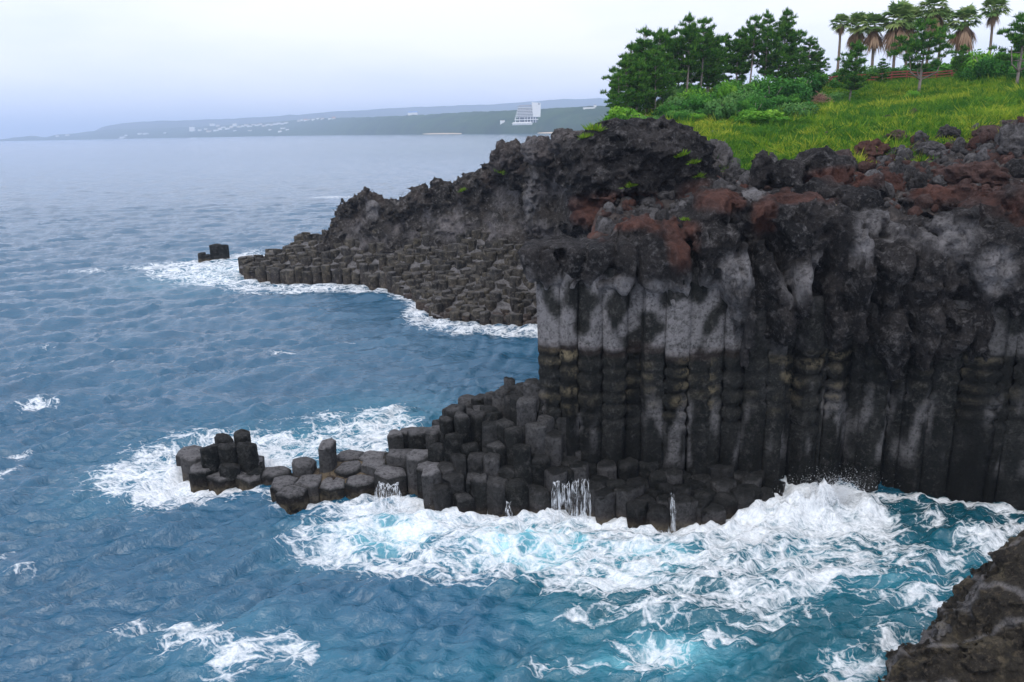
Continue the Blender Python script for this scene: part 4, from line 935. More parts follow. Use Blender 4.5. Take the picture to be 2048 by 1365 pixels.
LB = [(1402, 285, 70, (1.7, 1.5, 1.25), 5, (.12, 0, .45), 'twin grey brown boulder standing right of the huge dark outcrop'), (1438, 290, 69, (1.0, 1.0, 1.6), 6, (.05, 0, .5), 'narrow upright grey boulder leaning on the twin boulder'), (1660, 282, 66, (1.1, 1.0, .8), 7, (0, 0, .25), 'dark blocky boulder perched on a mound in the yellow grass'), (1672, 306, 64.5, (1.6, 1.3, 1.0), 8, (.35, 0, .2), 'reddish mound of rock under the perched boulder'),
      (1545, 312, 62, (.75, .7, 1.1), 9, (0, 0, .55), 'pointed grey boulder at the lower edge of the grass'), (1575, 312, 61.5, (.8, .8, .9), 10, (.3, 0, .1), 'brown rounded boulder right of the pointed grey one'), (1742, 293, 68, (1.3, 1.0, .9), 11, (.95, 0, 0), 'rust red rock half sunk in the yellow grass'), (1795, 268, 72, (1.0, .9, .6), 12, (.6, 0, .2), 'rough reddish rock at the top of the red scree'), (1900, 268, 70, (.85, .8, .75), 13, (0, 0, .1), 'black square boulder in the grass above the scree'),
      (1862, 302, 66, (.9, .8, .6), 14, (0, 0, .35), 'grey boulder at the head of the dark scree'), (1888, 318, 65, (1.3, 1.0, .5), 15, (0, 0, .6), 'flat pale grey boulder in the dark scree'), (2018, 258, 72, (.95, .9, .6), 16, (.35, 0, .35), 'rounded pinkish boulder in grass near the right edge'), (2035, 300, 62, (1.6, 1.5, 1.7), 17, (0, 0, .4), 'big grey boulder cut by the right edge of the picture'), (1990, 282, 68, (2.4, 1.8, 1.0), 18, (.6, 0, .2), 'long reddish rock ledge right of the black boulder'),
      (1805, 345, 60, (.9, .8, .9), 19, (0, 0, .15), 'dark rounded boulder in the gully of red stones'), (1785, 375, 57, (.7, .7, .8), 20, (.9, 0, 0), 'red boulder at the bottom of the gully'), (1830, 365, 57, (.6, .6, .9), 21, (0, 0, .1), 'smooth dark upright stone right of the red boulder'), (1950, 240, 80, (1.5, 1.0, .5), 22, (.15, 0, .7), 'pale lilac rock slab in the upper grass'), (1948, 345, 56, (2.2, 1.6, 1.0), 23, (.75, 0, .2), 'red brown knobbly rock above the right part of the cliff'),
      (1130, 285, 88, (1.5, 1.4, 1.2), 24, (.1, 0, .3), 'rounded brown boulder on the ridge left of the outcrop'), (1072, 305, 101, (1.6, 1.5, 1.5), 25, (.1, 0, .55), 'pale round boulder on the skyline of the far ridge'), (1090, 302, 100, (1.3, 1.2, 1.3), 26, (.15, 0, .35), 'tan round boulder beside the pale one on the far ridge'), (1008, 320, 110, (2.0, 1.8, 2.0), 27, (.12, 0, .2), 'big rounded boulder on the left shoulder of the far ridge'), (1030, 313, 109, (1.7, 1.5, 1.6), 28, (.12, 0, .15), 'second rounded boulder of the pair on the far ridge'),
      (1115, 287, 96, (.7, .7, .9), 29, (0, 0, .3), 'small pointed stone on the ridge skyline beside the grass tuft'), (1165, 285, 84, (1.8, 1.5, 1.0), 30, (.1, 0, .3), 'flat brown rock under the left side of the outcrop')]
for (px, py, Y, r, sd_, tint, lab) in LB: boulder(px, py, Y, r, sd_, M['lava'] if Y < 80 else M['ridge'], tint, lab, group='loose boulders on the headland')
# ---- rubble between the boulders: nobody could count it
rs = np.random.RandomState(31); VB = [boulder_mesh(100 + k, 9, 6, 1.2, .9) for k in range(6)]
Vs, Fs, Ts, off = [], [], [], 0
n = 0
while n < 2600:
    x = rs.uniform(6, 46); y = rs.uniform(49.5, 88)
    g = float(grass_mask(np.array([x]), np.array([y]))[0])
    if rs.rand() < g * .985 or x < left_edge(y) + .5 or abs(x / y) > .72: continue
    r = .10 + .55 * rs.rand() ** 4; V, F_ = VB[rs.randint(6)]; a = rs.uniform(0, 6.28); R = np.array([[math.cos(a), -math.sin(a), 0], [math.sin(a), math.cos(a), 0], [0, 0, 1]])
    Vs.append((V * r * rs.uniform(.7, 1.2, 3)) @ R.T + np.array([x, y, 0.0])); Fs.append(F_ + off); off += len(V)
    rd = float(rs.rand() < (.55 if 24 < x < 34 or x > 36 else .18)) * rs.uniform(.5, 1); Ts.append(np.tile([rd, 0, rs.uniform(0, .5) * (1 - rd)], (len(V), 1))); n += 1
cx_ = np.array([v[:, 0].mean() for v in Vs]); cy_ = np.array([v[:, 1].mean() for v in Vs]); zz = G(cx_, cy_)
for v, z in zip(Vs, zz): v[:, 2] += z + .05
link('rubble', mesh_np('rubble', np.concatenate(Vs), np.concatenate(Fs), M['lava'], False, {'tint': np.concatenate(Ts)}), kind='stuff', label='loose lava rubble strewn between the cliff edge and the grass', category='rubble')

# ================================================================== SPRAY AND RUN-OFF
M['spray'] = simple_mat('spray_white', (.86, .89, .92), .7, .03, 2.0)
rs = np.random.RandomState(77); Vs, Fs, off = [], [], 0
tet = np.array([(1, 1, 1), (1, -1, -1), (-1, 1, -1), (-1, -1, 1)], float) * .6; tf = np.array([(0, 1, 2), (0, 3, 1), (0, 2, 3), (1, 3, 2)])
def drops(px, py, Y, spread, n, r0, r1, dirv):
    global off
    c = aty(px, py, Y)
    for k in range(int(n * 1.8)):
        u = rs.rand() ** 1.6; p = c + rs.normal(size=3) * np.array(spread) * (.35 + u) + np.array(dirv) * u
        r = rs.uniform(r0, r1) * .62 * (1.3 - u) ; R = rs.normal(size=(3, 3)); R, _ = np.linalg.qr(R)
        Vs.append((tet * r) @ R.T + p); Fs.append(tf + off); off += 4
drops(1640, 1000, 41.6, (.9, .5, .35), 1500, .02, .07, (.2, 0, 1.1)); drops(1680, 985, 41.9, (.9, .5, .4), 1100, .015, .05, (.8, 0, .7)); drops(1700, 1015, 41.9, (1.2, .5, .3), 800, .02, .06, (.6, 0, .3)); drops(1560, 1040, 41.2, (1.4, .5, .18), 900, .02, .06, (.2, 0, .5))
drops(1850, 1045, 41.2, (1.6, .5, .15), 500, .015, .04, (0, 0, .3)); drops(1100, 1050, 41.8, (3, .4, .10), 900, .015, .045, (0, 0, .25)); drops(1300, 1070, 40.2, (3, .4, .12), 900, .015, .045, (0, 0, .3)); drops(800, 1030, 43.2, (1.6, .5, .2), 700, .02, .05, (0, 0, .4)); drops(1970, 1075, 39.5, (1.5, .5, .12), 400, .015, .04, (0, 0, .3)); drops(600, 900, 50.5, (4, .5, .1), 400, .015, .04, (0, 0, .3))
link('sea_spray', mesh_np('sea_spray', np.concatenate(Vs), np.concatenate(Fs), M['spray'], False), kind='stuff', label='white spray thrown up where waves hit the columns', category='spray')
def runoff_material():
    m, t, p = new_mat('run_off'); o = [n for n in t.nodes if n.type == 'OUTPUT_MATERIAL'][0]
    mp = N(t, 'ShaderNodeVectorMath', operation='MULTIPLY'); t.links.new(pos_n(t), mp.inputs[0]); mp.inputs[1].default_value = (9, 4, .9)
    n1 = noise_n(t, mp.outputs[0], 1.0, 5, .7, .4); p.inputs['Base Color'].default_value = (.80, .85, .90, 1); p.inputs['Roughness'].default_value = .5
    tr = N(t, 'ShaderNodeBsdfTransparent'); mxs = N(t, 'ShaderNodeMixShader'); t.links.new(ramp(t, n1, [(.46, 0), (.66, .75)]), mxs.inputs[0])
    t.links.new(tr.outputs[0], mxs.inputs[1]); t.links.new(p.outputs[0], mxs.inputs[2]); t.links.new(mxs.outputs[0], o.inputs[0]); return m
M['runoff'] = runoff_material()
def cascade(px0, px1, ptop, pbot, Y, n, seed, label):
    rs = np.random.RandomState(seed); c = aty((px0 + px1) / 2, pbot, Y); k = max(1, n // 12); wt = (aty(px1, pbot, Y) - aty(px0, pbot, Y))[0]
    e = empty('water_cascade', tuple(c), 0, label=label, category='waterfall', group='run-off pouring from the columns')
    for q in range(k):                      # each sheet leaves the ledge, curves over and widens as it falls
        w = wt / k * rs.uniform(.75, 1.1); xc = -wt / 2 + wt * (q + .5) / k; zt = (aty(px0, ptop, Y) - c)[2] + rs.uniform(-.25, .1); V = []; nx, nz_ = 9, 12
        for a in range(nx):
            u = a / (nx - 1) - .5; jag = rs.uniform(-.12, .12)
            for b in range(nz_):
                f = b / (nz_ - 1); V.append((xc + u * w * (.8 + .5 * f) + .03 * math.sin(9 * f + a), .45 - .75 * math.sqrt(f) - .10 * math.cos(u * 5) + .04 * math.sin(a * 2.1), (zt + jag) * (1 - f * f * .95) - .3 * f))
        me = mesh_np('sheet', np.array(V), grid_faces(nx, nz_), M['runoff'], True); link('sheet', me, e)
cascade(1103, 1180, 968, 1036, 41.8, 48, 1, 'broad white cascade pouring off the ledge of columns'); cascade(1011, 1024, 1003, 1036, 41.7, 10, 2, 'narrow white trickle left of the broad cascade'); cascade(1340, 1350, 995, 1050, 40.3, 5, 3, 'thin white trickle down the columns right of the broad cascade'); cascade(755, 800, 972, 1012, 43.6, 18, 4, 'low cascade draining from the flat part of the spit'); cascade(505, 525, 560, 574, 121.5, 4, 5, 'tiny white trickles off the tip of the far platform')

# ================================================================== PLANTS
def leaf_material(name, a, b, c, trans=.25):
    m, t, p = new_mat(name); at = attr_n(t, 'shade').outputs['Fac']
    o = [n for n in t.nodes if n.type == 'OUTPUT_MATERIAL'][0]
    colr = ramp(t, at, [(0, a), (.5, b), (1, c)]); t.links.new(colr, p.inputs['Base Color']); p.inputs['Roughness'].default_value = .7; p.inputs['Specular IOR Level'].default_value = .12
    tr = N(t, 'ShaderNodeBsdfTranslucent'); t.links.new(colr, tr.inputs[0])
    mxs = N(t, 'ShaderNodeMixShader'); mxs.inputs[0].default_value = trans
    t.links.new(p.outputs[0], mxs.inputs[1]); t.links.new(tr.outputs[0], mxs.inputs[2]); t.links.new(mxs.outputs[0], o.inputs[0]); return m
M['needle'] = leaf_material('pine_needles', (.014, .060, .015), (.045, .155, .025), (.17, .33, .040), .25)
M['leaf_dark'] = leaf_material('leaves_dark', (.020, .090, .020), (.055, .20, .030), (.14, .34, .045))
M['leaf_bright'] = leaf_material('leaves_bright', (.045, .16, .02), (.12, .32, .03), (.26, .46, .05))
M['leaf_grey'] = leaf_material('leaves_grey', (.035, .11, .035), (.085, .22, .055), (.19, .34, .09))
M['grass'] = leaf_material('grass_blades', (.04, .15, .02), (.17, .31, .018), (.44, .46, .05), .3)
M['palm_leaf'] = leaf_material('palm_fronds', (.08, .17, .05), (.19, .31, .09), (.38, .45, .16), .35)
M['palm_dead'] = leaf_material('dead_fronds', (.16, .09, .055), (.28, .18, .12), (.42, .30, .20), .2)
M['bark'] = simple_mat('bark', (.25, .21, .19), .9, .35, 5.0, .8); M['palm_bark'] = simple_mat('palm_bark', (.20, .15, .12), .9, .3, 4.0, .6)
M['twig'] = simple_mat('dead_twigs', (.26, .15, .11), .9, .3, 4.0); M['fence'] = simple_mat('red_brown_paint', (.21, .042, .028), .6, .2, 6.0)

def fan_tris(C, Dv, W, Lh, seed):
    """triangles: base centre C (n,3), direction Dv, half width W, length Lh"""
    rs = np.random.RandomState(seed); n = len(C)
    r = rs.normal(size=(n, 3)); s_ = np.cross(Dv, r); s_ /= np.linalg.norm(s_, axis=1)[:, None] + 1e-9
    A = C - s_ * W[:, None]; B = C + s_ * W[:, None]; T_ = C + Dv * Lh[:, None]
    V = np.stack([A, B, T_], 1).reshape(-1, 3); return V, np.arange(3 * n).reshape(n, 3)
def pine_variant(seed, h=10.0, spread=2.6, crown0=.38, lean=.06, limbs=34, droop=0.0, fork=False):
    rs = np.random.RandomState(seed); tb = MB()
    ph = rs.uniform(0, 6)
    def trunk(t): return np.array([lean * h * t * t * math.cos(ph) + .12 * math.sin(t * 5 + ph), lean * h * t * t * math.sin(ph) + .12 * math.cos(t * 4), h * t])
    T = np.linspace(0, 1, 9); tb.tube([trunk(t) for t in T], [.17 * (1 - t) + .025 for t in T], 7)
    tips = []
    if fork:
        for a in (.3, 2.6, 4.4):
            b0 = trunk(.22); e = b0 + np.array([math.cos(a) * spread * .75, math.sin(a) * spread * .5, h * .35]); mid = (b0 + e) / 2 + np.array([math.cos(a) * .7, math.sin(a) * .4, -h * .07])
            tb.tube([b0, mid, e], [.10, .08, .05], 6); tips.append(e)
    C, D, UPR = [], [], []
    nwh = max(6, limbs // 5); a0 = rs.uniform(0, 6)
    for wk in range(nwh):
        u = (wk + rs.uniform(.1, .7)) / nwh; t = crown0 + (.97 - crown0) * u
        Lw = spread * ((.62 + .5 * math.sin(math.pi * min(1, u * 1.15 + .05))) * (1 - u ** 2.2 * .82))
        for i in range(rs.randint(4, 7)):
            a0 += 2.4 * rs.uniform(.6, 1.3); Lm = Lw * rs.uniform(.45, 1.2) + .2; tt = t + rs.uniform(-.02, .02)
            b0 = trunk(tt); dr = np.array([math.cos(a0), math.sin(a0), 0]); up = .05 + .5 * u * u - droop + rs.uniform(-.1, .12)
            f = lambda q: b0 + dr * Lm * q + np.array([0, 0, Lm * (up * q + .20 * q * q)])
            tb.tube([f(0), f(.35), f(.7), f(1)], [.05 * (1 - u) + .02, .035, .02, .01], 4, False)
            for pk in range(1 + int(Lm > .9) + int(Lm > 1.7)):                    # pads of needles, the outer one largest
                pc = f(1 - .36 * pk) + np.array([-dr[1], dr[0], 0]) * rs.uniform(-.3, .3) * Lm * .6 * (pk > 0); pr = rs.uniform(.34, .62) * (.75 + .25 * Lm / max(spread, .1))
                for k in range(int(10 + 16 * pr)):
                    g = rs.normal(size=3) * np.array([.5, .5, .14]) * pr; C.append(pc + g + np.array([0, 0, .05])); D.append(dr * .35 + g * .5); UPR.append(rs.rand() < .22)
    for k in range(7): C.append(trunk(1) + rs.normal(size=3) * np.array([.12, .12, .2])); D.append(np.zeros(3)); UPR.append(True)
    for q in (.16, .22, .28, .33):                                          # bare dead twigs under the crown
        a = rs.uniform(0, 6.28); b0 = trunk(q + .04); tb.tube([b0, b0 + np.array([math.cos(a) * .9, math.sin(a) * .9, rs.uniform(-.1, .4)])], [.022, .008], 4, False)
    C = np.array(C); D = np.array(D)
    per = 9; n = len(C); Cc = np.repeat(C, per, 0) + rs.normal(size=(n * per, 3)) * np.array([.07, .07, .04])
    upr = np.repeat(np.array(UPR), per)
    dv = np.repeat(D, per, 0) * .6 + rs.normal(size=(n * per, 3)) * np.where(upr, .16, .6)[:, None] + np.array([0, 0, .8]); dv /= np.linalg.norm(dv, axis=1)[:, None]
    V, F_ = fan_tris(Cc, dv, rs.uniform(.03, .055, n * per), np.where(upr, rs.uniform(.4, .7, n * per), rs.uniform(.2, .38, n * per)), seed)
    cl = np.repeat(rs.uniform(.05, .75, n), per) + rs.uniform(-.12, .2, n * per); sh = np.repeat(np.clip(cl, 0, 1), 3)
    sh[2::3] = np.clip(sh[2::3] + .18, 0, 1)
    return tb.mesh('pine_trunk', M['bark'], True), mesh_np('pine_crown', V, F_, M['needle'], False, {'shade': sh})
PINES = [pine_variant(1, 10, 2.3, .22, .05, 48), pine_variant(2, 10, 1.9, .46, .03, 40), pine_variant(3, 10, 2.6, .12, .06, 54), pine_variant(4, 10, 2.3, .50, .04, 36), pine_variant(5, 8, 3.3, .36, .04, 44, .0, True), pine_variant(6, 9, 2.8, .22, .05, 46)]
def ground_at(x, y): return float(G(np.array([x]), np.array([y]))[0])
def place(px, ptop, Y, variant, hv, label, name, cat, group=None, parts=('trunk', 'crown'), wid=1.0, rz=None, pbase=None):
    p = aty(px, ptop, Y); gz = ground_at(p[0], Y)
    if pbase is not None: p = np.array([aty(px, pbase, Y)[0], Y, p[2]]); gz = ground_at(p[0], Y)
    s = max(.2, (p[2] - gz) / hv)
    e = empty(name, (p[0], Y, gz - .1), rz if rz is not None else (px * 1.7) % 6.28, label=label, category=cat)
    if group: e['group'] = group
    for nme, me in zip(parts, variant):
        o = link(nme, me, e); o.scale = (s * wid, s * wid, s)
    return e
clump = 'pines of the dense clump at the left end of the headland'
for (px, top, Y, v, w) in [(1238, 150, 100, 2, 1.15), (1252, 118, 104, 5, 1.0), (1262, 92, 108, 2, 1.0), (1282, 84, 112, 0, 1.0), (1296, 62, 110, 2, .95), (1312, 66, 114, 5, .9), (1328, 64, 116, 0, .95), (1346, 62, 117, 2, .8), (1358, 74, 119, 0, .9), (1386, 78, 119, 0, .9), (1418, 72, 123, 5, .9), (1436, 78, 125, 2, .9), (1450, 70, 127, 0, 1.0), (1476, 66, 126, 2, .9), (1488, 60, 128, 5, .9), (1315, 104, 108, 2, 1.0), (1275, 125, 104, 5, .9), (1420, 112, 122, 5, 1.0), (1545, 60, 128, 0, .9), (1582, 66, 127, 2, 1.0), (1618, 78, 128, 5, 1.0), (1640, 96, 129, 2, 1.0), (1560, 90, 125, 5, 1.1), (1600, 100, 124, 2, 1.1)]:
    place(px, top, Y, PINES[v], (10, 10, 10, 10, 8, 9)[v], {1238: 'leftmost pine of the clump, its low boughs overhanging the far bay', 1252: 'second pine from the left end of the clump', 1640: 'rightmost pine of the clump, next to the left end of the red fence'}.get(px, 'dark green pine inside the dense clump on the headland skyline'), 'pine_tree', 'tree', clump, wid=w)
for (px, top, Y, v, w, lab, pb) in [(1372, 36, 116, 1, .85, 'tall slender pine with a bare grey trunk, left of the pair in the clump', 210), (1400, 42, 118, 3, .9, 'tall pine with a flat windswept top right of the slender one', 185), (1500, 36, 125, 3, .8, 'tall pine with two bare trunks showing above the dark thicket', 172), (1530, 26, 126, 0, .7, 'tall pine with an open pointed top in the middle of the skyline', 172), (1566, 24, 127, 1, .95, 'tallest pine with upswept top boughs right of the pointed one', 180),
        (1700, 88, 112, 5, 1.0, 'lone pine leaning on the grass slope below the red fence', 210), (1838, 44, 107, 4, 1.0, 'spreading forked pine in front of the palms on the grass slope', 185), (2036, 30, 100, 4, 1.0, 'dark forked pine at the right edge of the grass slope', 165), (1918, 92, 122, 5, .9, 'small dark pine standing against the red fence', 160), (1765, 118, 128, 2, 1.2, 'low dark pine behind the fence left of the forked pine', 160)]:
    place(px, top, Y, PINES[v], (10, 10, 10, 10, 8, 9)[v], lab, 'pine_tree', 'tree', 'pines standing apart on the headland', wid=w, pbase=pb)

def palm(px, crown_py, Y, R, label, seed, skirt):
    rs = np.random.RandomState(seed); cpt = aty(px, crown_py, Y); gz = ground_at(cpt[0], Y)
    h = cpt[2] - gz
    e = empty('fan_palm', (cpt[0], Y, gz - .1), 0, label=label, category='palm tree', group='fan palms behind the fence')
    b = MB(); T = np.linspace(0, 1, 8); b.tube([(.15 * math.sin(t * 2 + seed), .1 * math.cos(t * 3 + seed), h * t) for t in T], [.26 - .08 * t for t in T], 8); link('trunk', b.mesh('trunk', M['palm_bark'], True), e)
    top = np.array([.15 * math.sin(2 + seed), .1 * math.cos(3 + seed), h])
    def fronds(n, el0, el1, ln, blade, dead):
        V, F_, S = [], [], []
        for i in range(n):
            az = i * 2.399 + rs.uniform(-.3, .3); el = el0 + (el1 - el0) * (i + rs.rand()) / n
            d = np.array([math.cos(az) * math.cos(el), math.sin(az) * math.cos(el), math.sin(el)]); L1 = ln * (rs.uniform(.75, 1.1) if not dead else rs.uniform(.45, 1.15))
            hub = top + d * L1 * .5 + np.array([0, 0, -.05 * L1]); side = np.cross(d, [0, 0, 1.0]); side /= np.linalg.norm(side) + 1e-6; upv = np.cross(side, d)
            nb_ = 15 if not dead else 9; sh0 = rs.uniform(.1, .8)
            for k in range(nb_):
                f = (k / (nb_ - 1) - .5) * (2.6 if not dead else .75); bd = d * math.cos(f) + side * math.sin(f) + upv * rs.uniform(-.12, .12)
                tip = hub + bd * L1 * blade * rs.uniform(.85, 1.1) + np.array([0, 0, -(.20 if not dead else .5) * L1 * blade * rs.uniform(.4, 1.2)])
                midp = (hub + tip) / 2 + np.array([0, 0, .10 * L1]); w = (side * math.cos(f) - d * math.sin(f)) * .07 * L1 * (1 if not dead else .55)
                o = len(V); V += [hub, midp - w, midp + w, tip]; F_ += [(o, o + 1, o + 2), (o + 1, o + 3, o + 2)]; S += [sh0, sh0, sh0, min(1, sh0 + .2)]
            o = len(V); w = side * .025; V += [top - w, top + w, hub + w, hub - w]; F_ += [(o, o + 1, o + 2), (o, o + 2, o + 3)]; S += [sh0] * 4
        return np.array(V), np.array(F_), np.array(S)
    V, F_, S = fronds(34, 1.35, -.55, R, .62, False); link('crown', mesh_np('palm_crown', V, F_, M['palm_leaf'], False, {'shade': S}), e)
    V, F_, S = fronds(int(26 + 30 * skirt), -.85, -1.5, R * (.62 + .42 * skirt), .8, True); link('dead_skirt', mesh_np('palm_skirt', V, F_, M['palm_dead'], False, {'shade': S}), e)
for a in [(1681, 46, 150, 2.0, 'small slim fan palm at the left end of the palm row', 1, .0), (1718, 50, 152, 2.5, 'fan palm with a long brown skirt second from the left of the row', 2, 1.1), (1752, 50, 146, 2.5, 'fan palm with a shaggy skirt third from the left of the row', 3, 1.1), (1798, 36, 144, 3.1, 'bushy fan palm with the widest crown and skirt left of the forked pine', 4, 1.3), (1822, 42, 152, 2.6, 'fan palm half hidden behind the bushy wide one', 5, .8),
          (1866, 14, 148, 2.7, 'tall fan palm cut by the top edge of the picture above the forked pine', 6, 1.0), (1884, 40, 153, 2.4, 'fan palm behind the forked pine with its skirt in the needles', 7, .8), (1931, 40, 142, 2.7, 'fan palm with a tapering brown skirt right of the forked pine', 8, 1.5), (1991, 16, 146, 2.5, 'tall slim fan palm alone at the right end of the row', 9, .35)]:
    palm(*a)

def bush_variant(seed, n, leaf, lumps=9, flat=.75):
    rs = np.random.RandomState(seed); C, Nn, S = [], [], []
    for k in range(lumps):
        a = rs.uniform(0, 6.28); rr = rs.uniform(0, .75); c = np.array([math.cos(a) * rr, math.sin(a) * rr, rs.uniform(.15, .62) * flat]); r = rs.uniform(.16, .36)
        m = n // lumps; d = rs.normal(size=(m, 3)); d /= np.linalg.norm(d, axis=1)[:, None]
        q = c + d * r * rs.uniform(.72, 1.06, m)[:, None] * np.array([1, 1, .85]); C.append(q); Nn.append(d); S.append(np.clip(rs.uniform(.05, .75) + d[:, 2] * .22 + rs.uniform(-.15, .15, m), 0, 1))
    C = np.concatenate(C); Nn = np.concatenate(Nn); S = np.concatenate(S); ok_ = C[:, 2] > -.05; C, Nn, S = C[ok_], Nn[ok_], S[ok_]
    m = len(C); Nn = Nn + rs.normal(size=(m, 3)) * .55; Nn /= np.linalg.norm(Nn, axis=1)[:, None]
    t1 = np.cross(Nn, rs.normal(size=(m, 3))); t1 /= np.linalg.norm(t1, axis=1)[:, None]; t2 = np.cross(Nn, t1); sz = leaf * rs.uniform(.6, 1.3, m)[:, None]
    V = np.stack([C - t1 * sz, C - t2 * sz * .5, C + t1 * sz, C + t2 * sz * .5], 1).reshape(-1, 3)
    return V, np.arange(4 * m).reshape(m, 4), np.repeat(S, 4)
BV = [bush_variant(1, 4200, .055, 12), bush_variant(2, 4200, .048, 16, .9), bush_variant(3, 3600, .065, 12, .8), bush_variant(4, 4200, .042, 18, .75)]
def bush_mesh(i, mat): V, F_, S = BV[i]; return mesh_np('foliage', V, F_, M[mat], False, {'shade': S})
BM = {}
def stem_mesh():
    b = MB(); rs = np.random.RandomState(4)
    for k in range(5):
        a = k * 1.3; b.tube([(0, 0, -.1), (math.cos(a) * .12, math.sin(a) * .12, .22), (math.cos(a) * .32, math.sin(a) * .32, .5)], [.03, .02, .01], 5)
    return b.mesh('stems', M['bark'])
STEM = stem_mesh()
def bush(px, pbase, ptop, Y, wpx, i, mat, label, name='shrub', group='shrubs on the headland', zoff=0.0):
    x = aty(px, pbase, Y)[0]; gz = ground_at(x, Y); top = aty(px, ptop, Y)[2]; hh = max(.6, top - gz); w = wpx / FPX * Y
    e = empty(name, (x, Y, gz - .12), (px * .77) % 6.28, label=label, category='shrub', group=group)
    if (i, mat) not in BM: BM[(i, mat)] = bush_mesh(i, mat)
    for nme, me in (('foliage', BM[(i, mat)]), ('stem', STEM)):
        o = link(nme, me, e); o.scale = (w * 1.65, w * 1.3, hh * 1.3)
for a in [(1245, 262, 205, 97, 30, 2, 'leaf_bright', 'bright green bush at the far left foot of the pine clump'), (1275, 258, 215, 95, 34, 0, 'leaf_bright', 'yellow green bush under the pines beside the outcrop top'), (1300, 265, 228, 92, 30, 3, 'leaf_grey', 'grey green bush just behind the dark outcrop'), (1340, 250, 205, 100, 30, 1, 'leaf_dark', 'dark bush at the feet of the leftmost pine trunks'),
          (1365, 262, 216, 96, 34, 3, 'leaf_grey', 'dull green bush in the dip left of the thicket'), (1390, 262, 222, 93, 26, 2, 'leaf_bright', 'small bright bush at the left end of the thicket'), (1420, 232, 172, 110, 44, 0, 'leaf_dark', 'glossy dark bush at the foot of the bare pine trunks'), (1460, 262, 208, 95, 46, 1, 'leaf_dark', 'broad dark bush in the middle of the thicket'), (1470, 225, 158, 112, 50, 3, 'leaf_grey', 'tangled olive bush behind the broad dark one'),
          (1440, 275, 238, 90, 36, 2, 'leaf_dark', 'low dark bush beside the small twin rock'), (1525, 278, 215, 88, 42, 2, 'leaf_bright', 'layered bright green shrub low on the slope'), (1592, 262, 200, 92, 42, 3, 'leaf_grey', 'large round grey green shrub right of the layered one'), (1540, 230, 150, 112, 54, 1, 'leaf_dark', 'tall dark thicket bush in front of the skyline pines'), (1600, 205, 140, 118, 48, 0, 'leaf_dark', 'dark thicket bush left of the brush pile'),
          (1655, 268, 228, 92, 22, 3, 'leaf_grey', 'grey green shrub below the brush pile'), (1575, 250, 190, 104, 40, 1, 'leaf_dark', 'dark bush between the layered and the round shrub'), (1505, 235, 175, 108, 44, 0, 'leaf_dark', 'dense bush left of the tall dark thicket'), (1640, 180, 140, 126, 30, 1, 'leaf_dark', 'dark bush at the left end of the red fence'),
          (1690, 165, 138, 136, 34, 1, 'leaf_dark', 'dark bush behind the left part of the red fence'), (1735, 160, 128, 138, 34, 3, 'leaf_grey', 'grey green bush behind the red fence under the palms'), (1790, 160, 132, 138, 40, 1, 'leaf_dark', 'dark hedge bush under the wide palm'), (1850, 158, 118, 138, 44, 0, 'leaf_dark', 'dark hedge bush behind the forked pine'), (1890, 156, 122, 136, 40, 2, 'leaf_dark', 'spiky dark bush behind the right part of the fence'), (1930, 156, 100, 138, 40, 1, 'leaf_bright', 'green bush under the tapering palm'),
          (1965, 165, 85, 120, 44, 0, 'leaf_bright', 'big bright green bush at the right end of the red fence'), (1985, 165, 105, 114, 36, 1, 'leaf_dark', 'dark bush in front of the big bright one'), (2025, 165, 90, 118, 44, 2, 'leaf_bright', 'bright leafy bush behind the right edge pine'), (2045, 172, 120, 106, 30, 1, 'leaf_dark', 'dark bush under the right edge pine'), (1822, 206, 176, 102, 14, 2, 'leaf_bright', 'small round green bush at the foot of the forked pine'),
          (1735, 240, 212, 96, 12, 0, 'leaf_bright', 'small green bush on the open slope below the lone pine'), (1660, 208, 180, 112, 28, 3, 'leaf_grey', 'grey green bush behind the brush pile'), (1762, 240, 226, 92, 12, 2, 'leaf_bright', 'tiny green bush right of the small one on the slope'), (1990, 222, 196, 88, 20, 3, 'leaf_bright', 'pale green bush among grass at the far right')]:
    bush(*a)

rs = np.random.RandomState(61)
for k in range(30):
    px = rs.uniform(1345, 1660); Y = rs.uniform(88, 117); x = aty(px, 230, Y)[0]; gz_ = ground_at(x, Y)
    if Y < 96 and px > 1560 or px > 1600: continue
    pb_y = proj((x, Y, gz_))[1]; hgt = rs.uniform(1.4, 3.2) * (1 + .5 * (Y > 104))
    bush(px, pb_y, proj((x, Y, gz_ + hgt))[1], Y, rs.uniform(20, 40), rs.randint(4), rs.choice(['leaf_dark', 'leaf_dark', 'leaf_grey', 'leaf_bright']), 'leafy shrub filling the thicket between the pine clump and the grass slope', group='shrubs filling the thicket')
def tuft_mesh():
    rs = np.random.RandomState(5); n = 160; C = np.column_stack([rs.normal(size=n) * .3, rs.normal(size=n) * .3, np.zeros(n)]); dv = C * 1.4 + rs.normal(size=(n, 3)) * .25 + np.array([0, 0, .8]); dv /= np.linalg.norm(dv, axis=1)[:, None]
    V, F_ = fan_tris(C, dv, rs.uniform(.05, .09, n), rs.uniform(.35, .8, n), 5); return mesh_np('tuft', V, F_, M['grass'], False, {'shade': np.repeat(rs.uniform(.25, .7, n), 3)})
TUFT = tuft_mesh(); dg = None
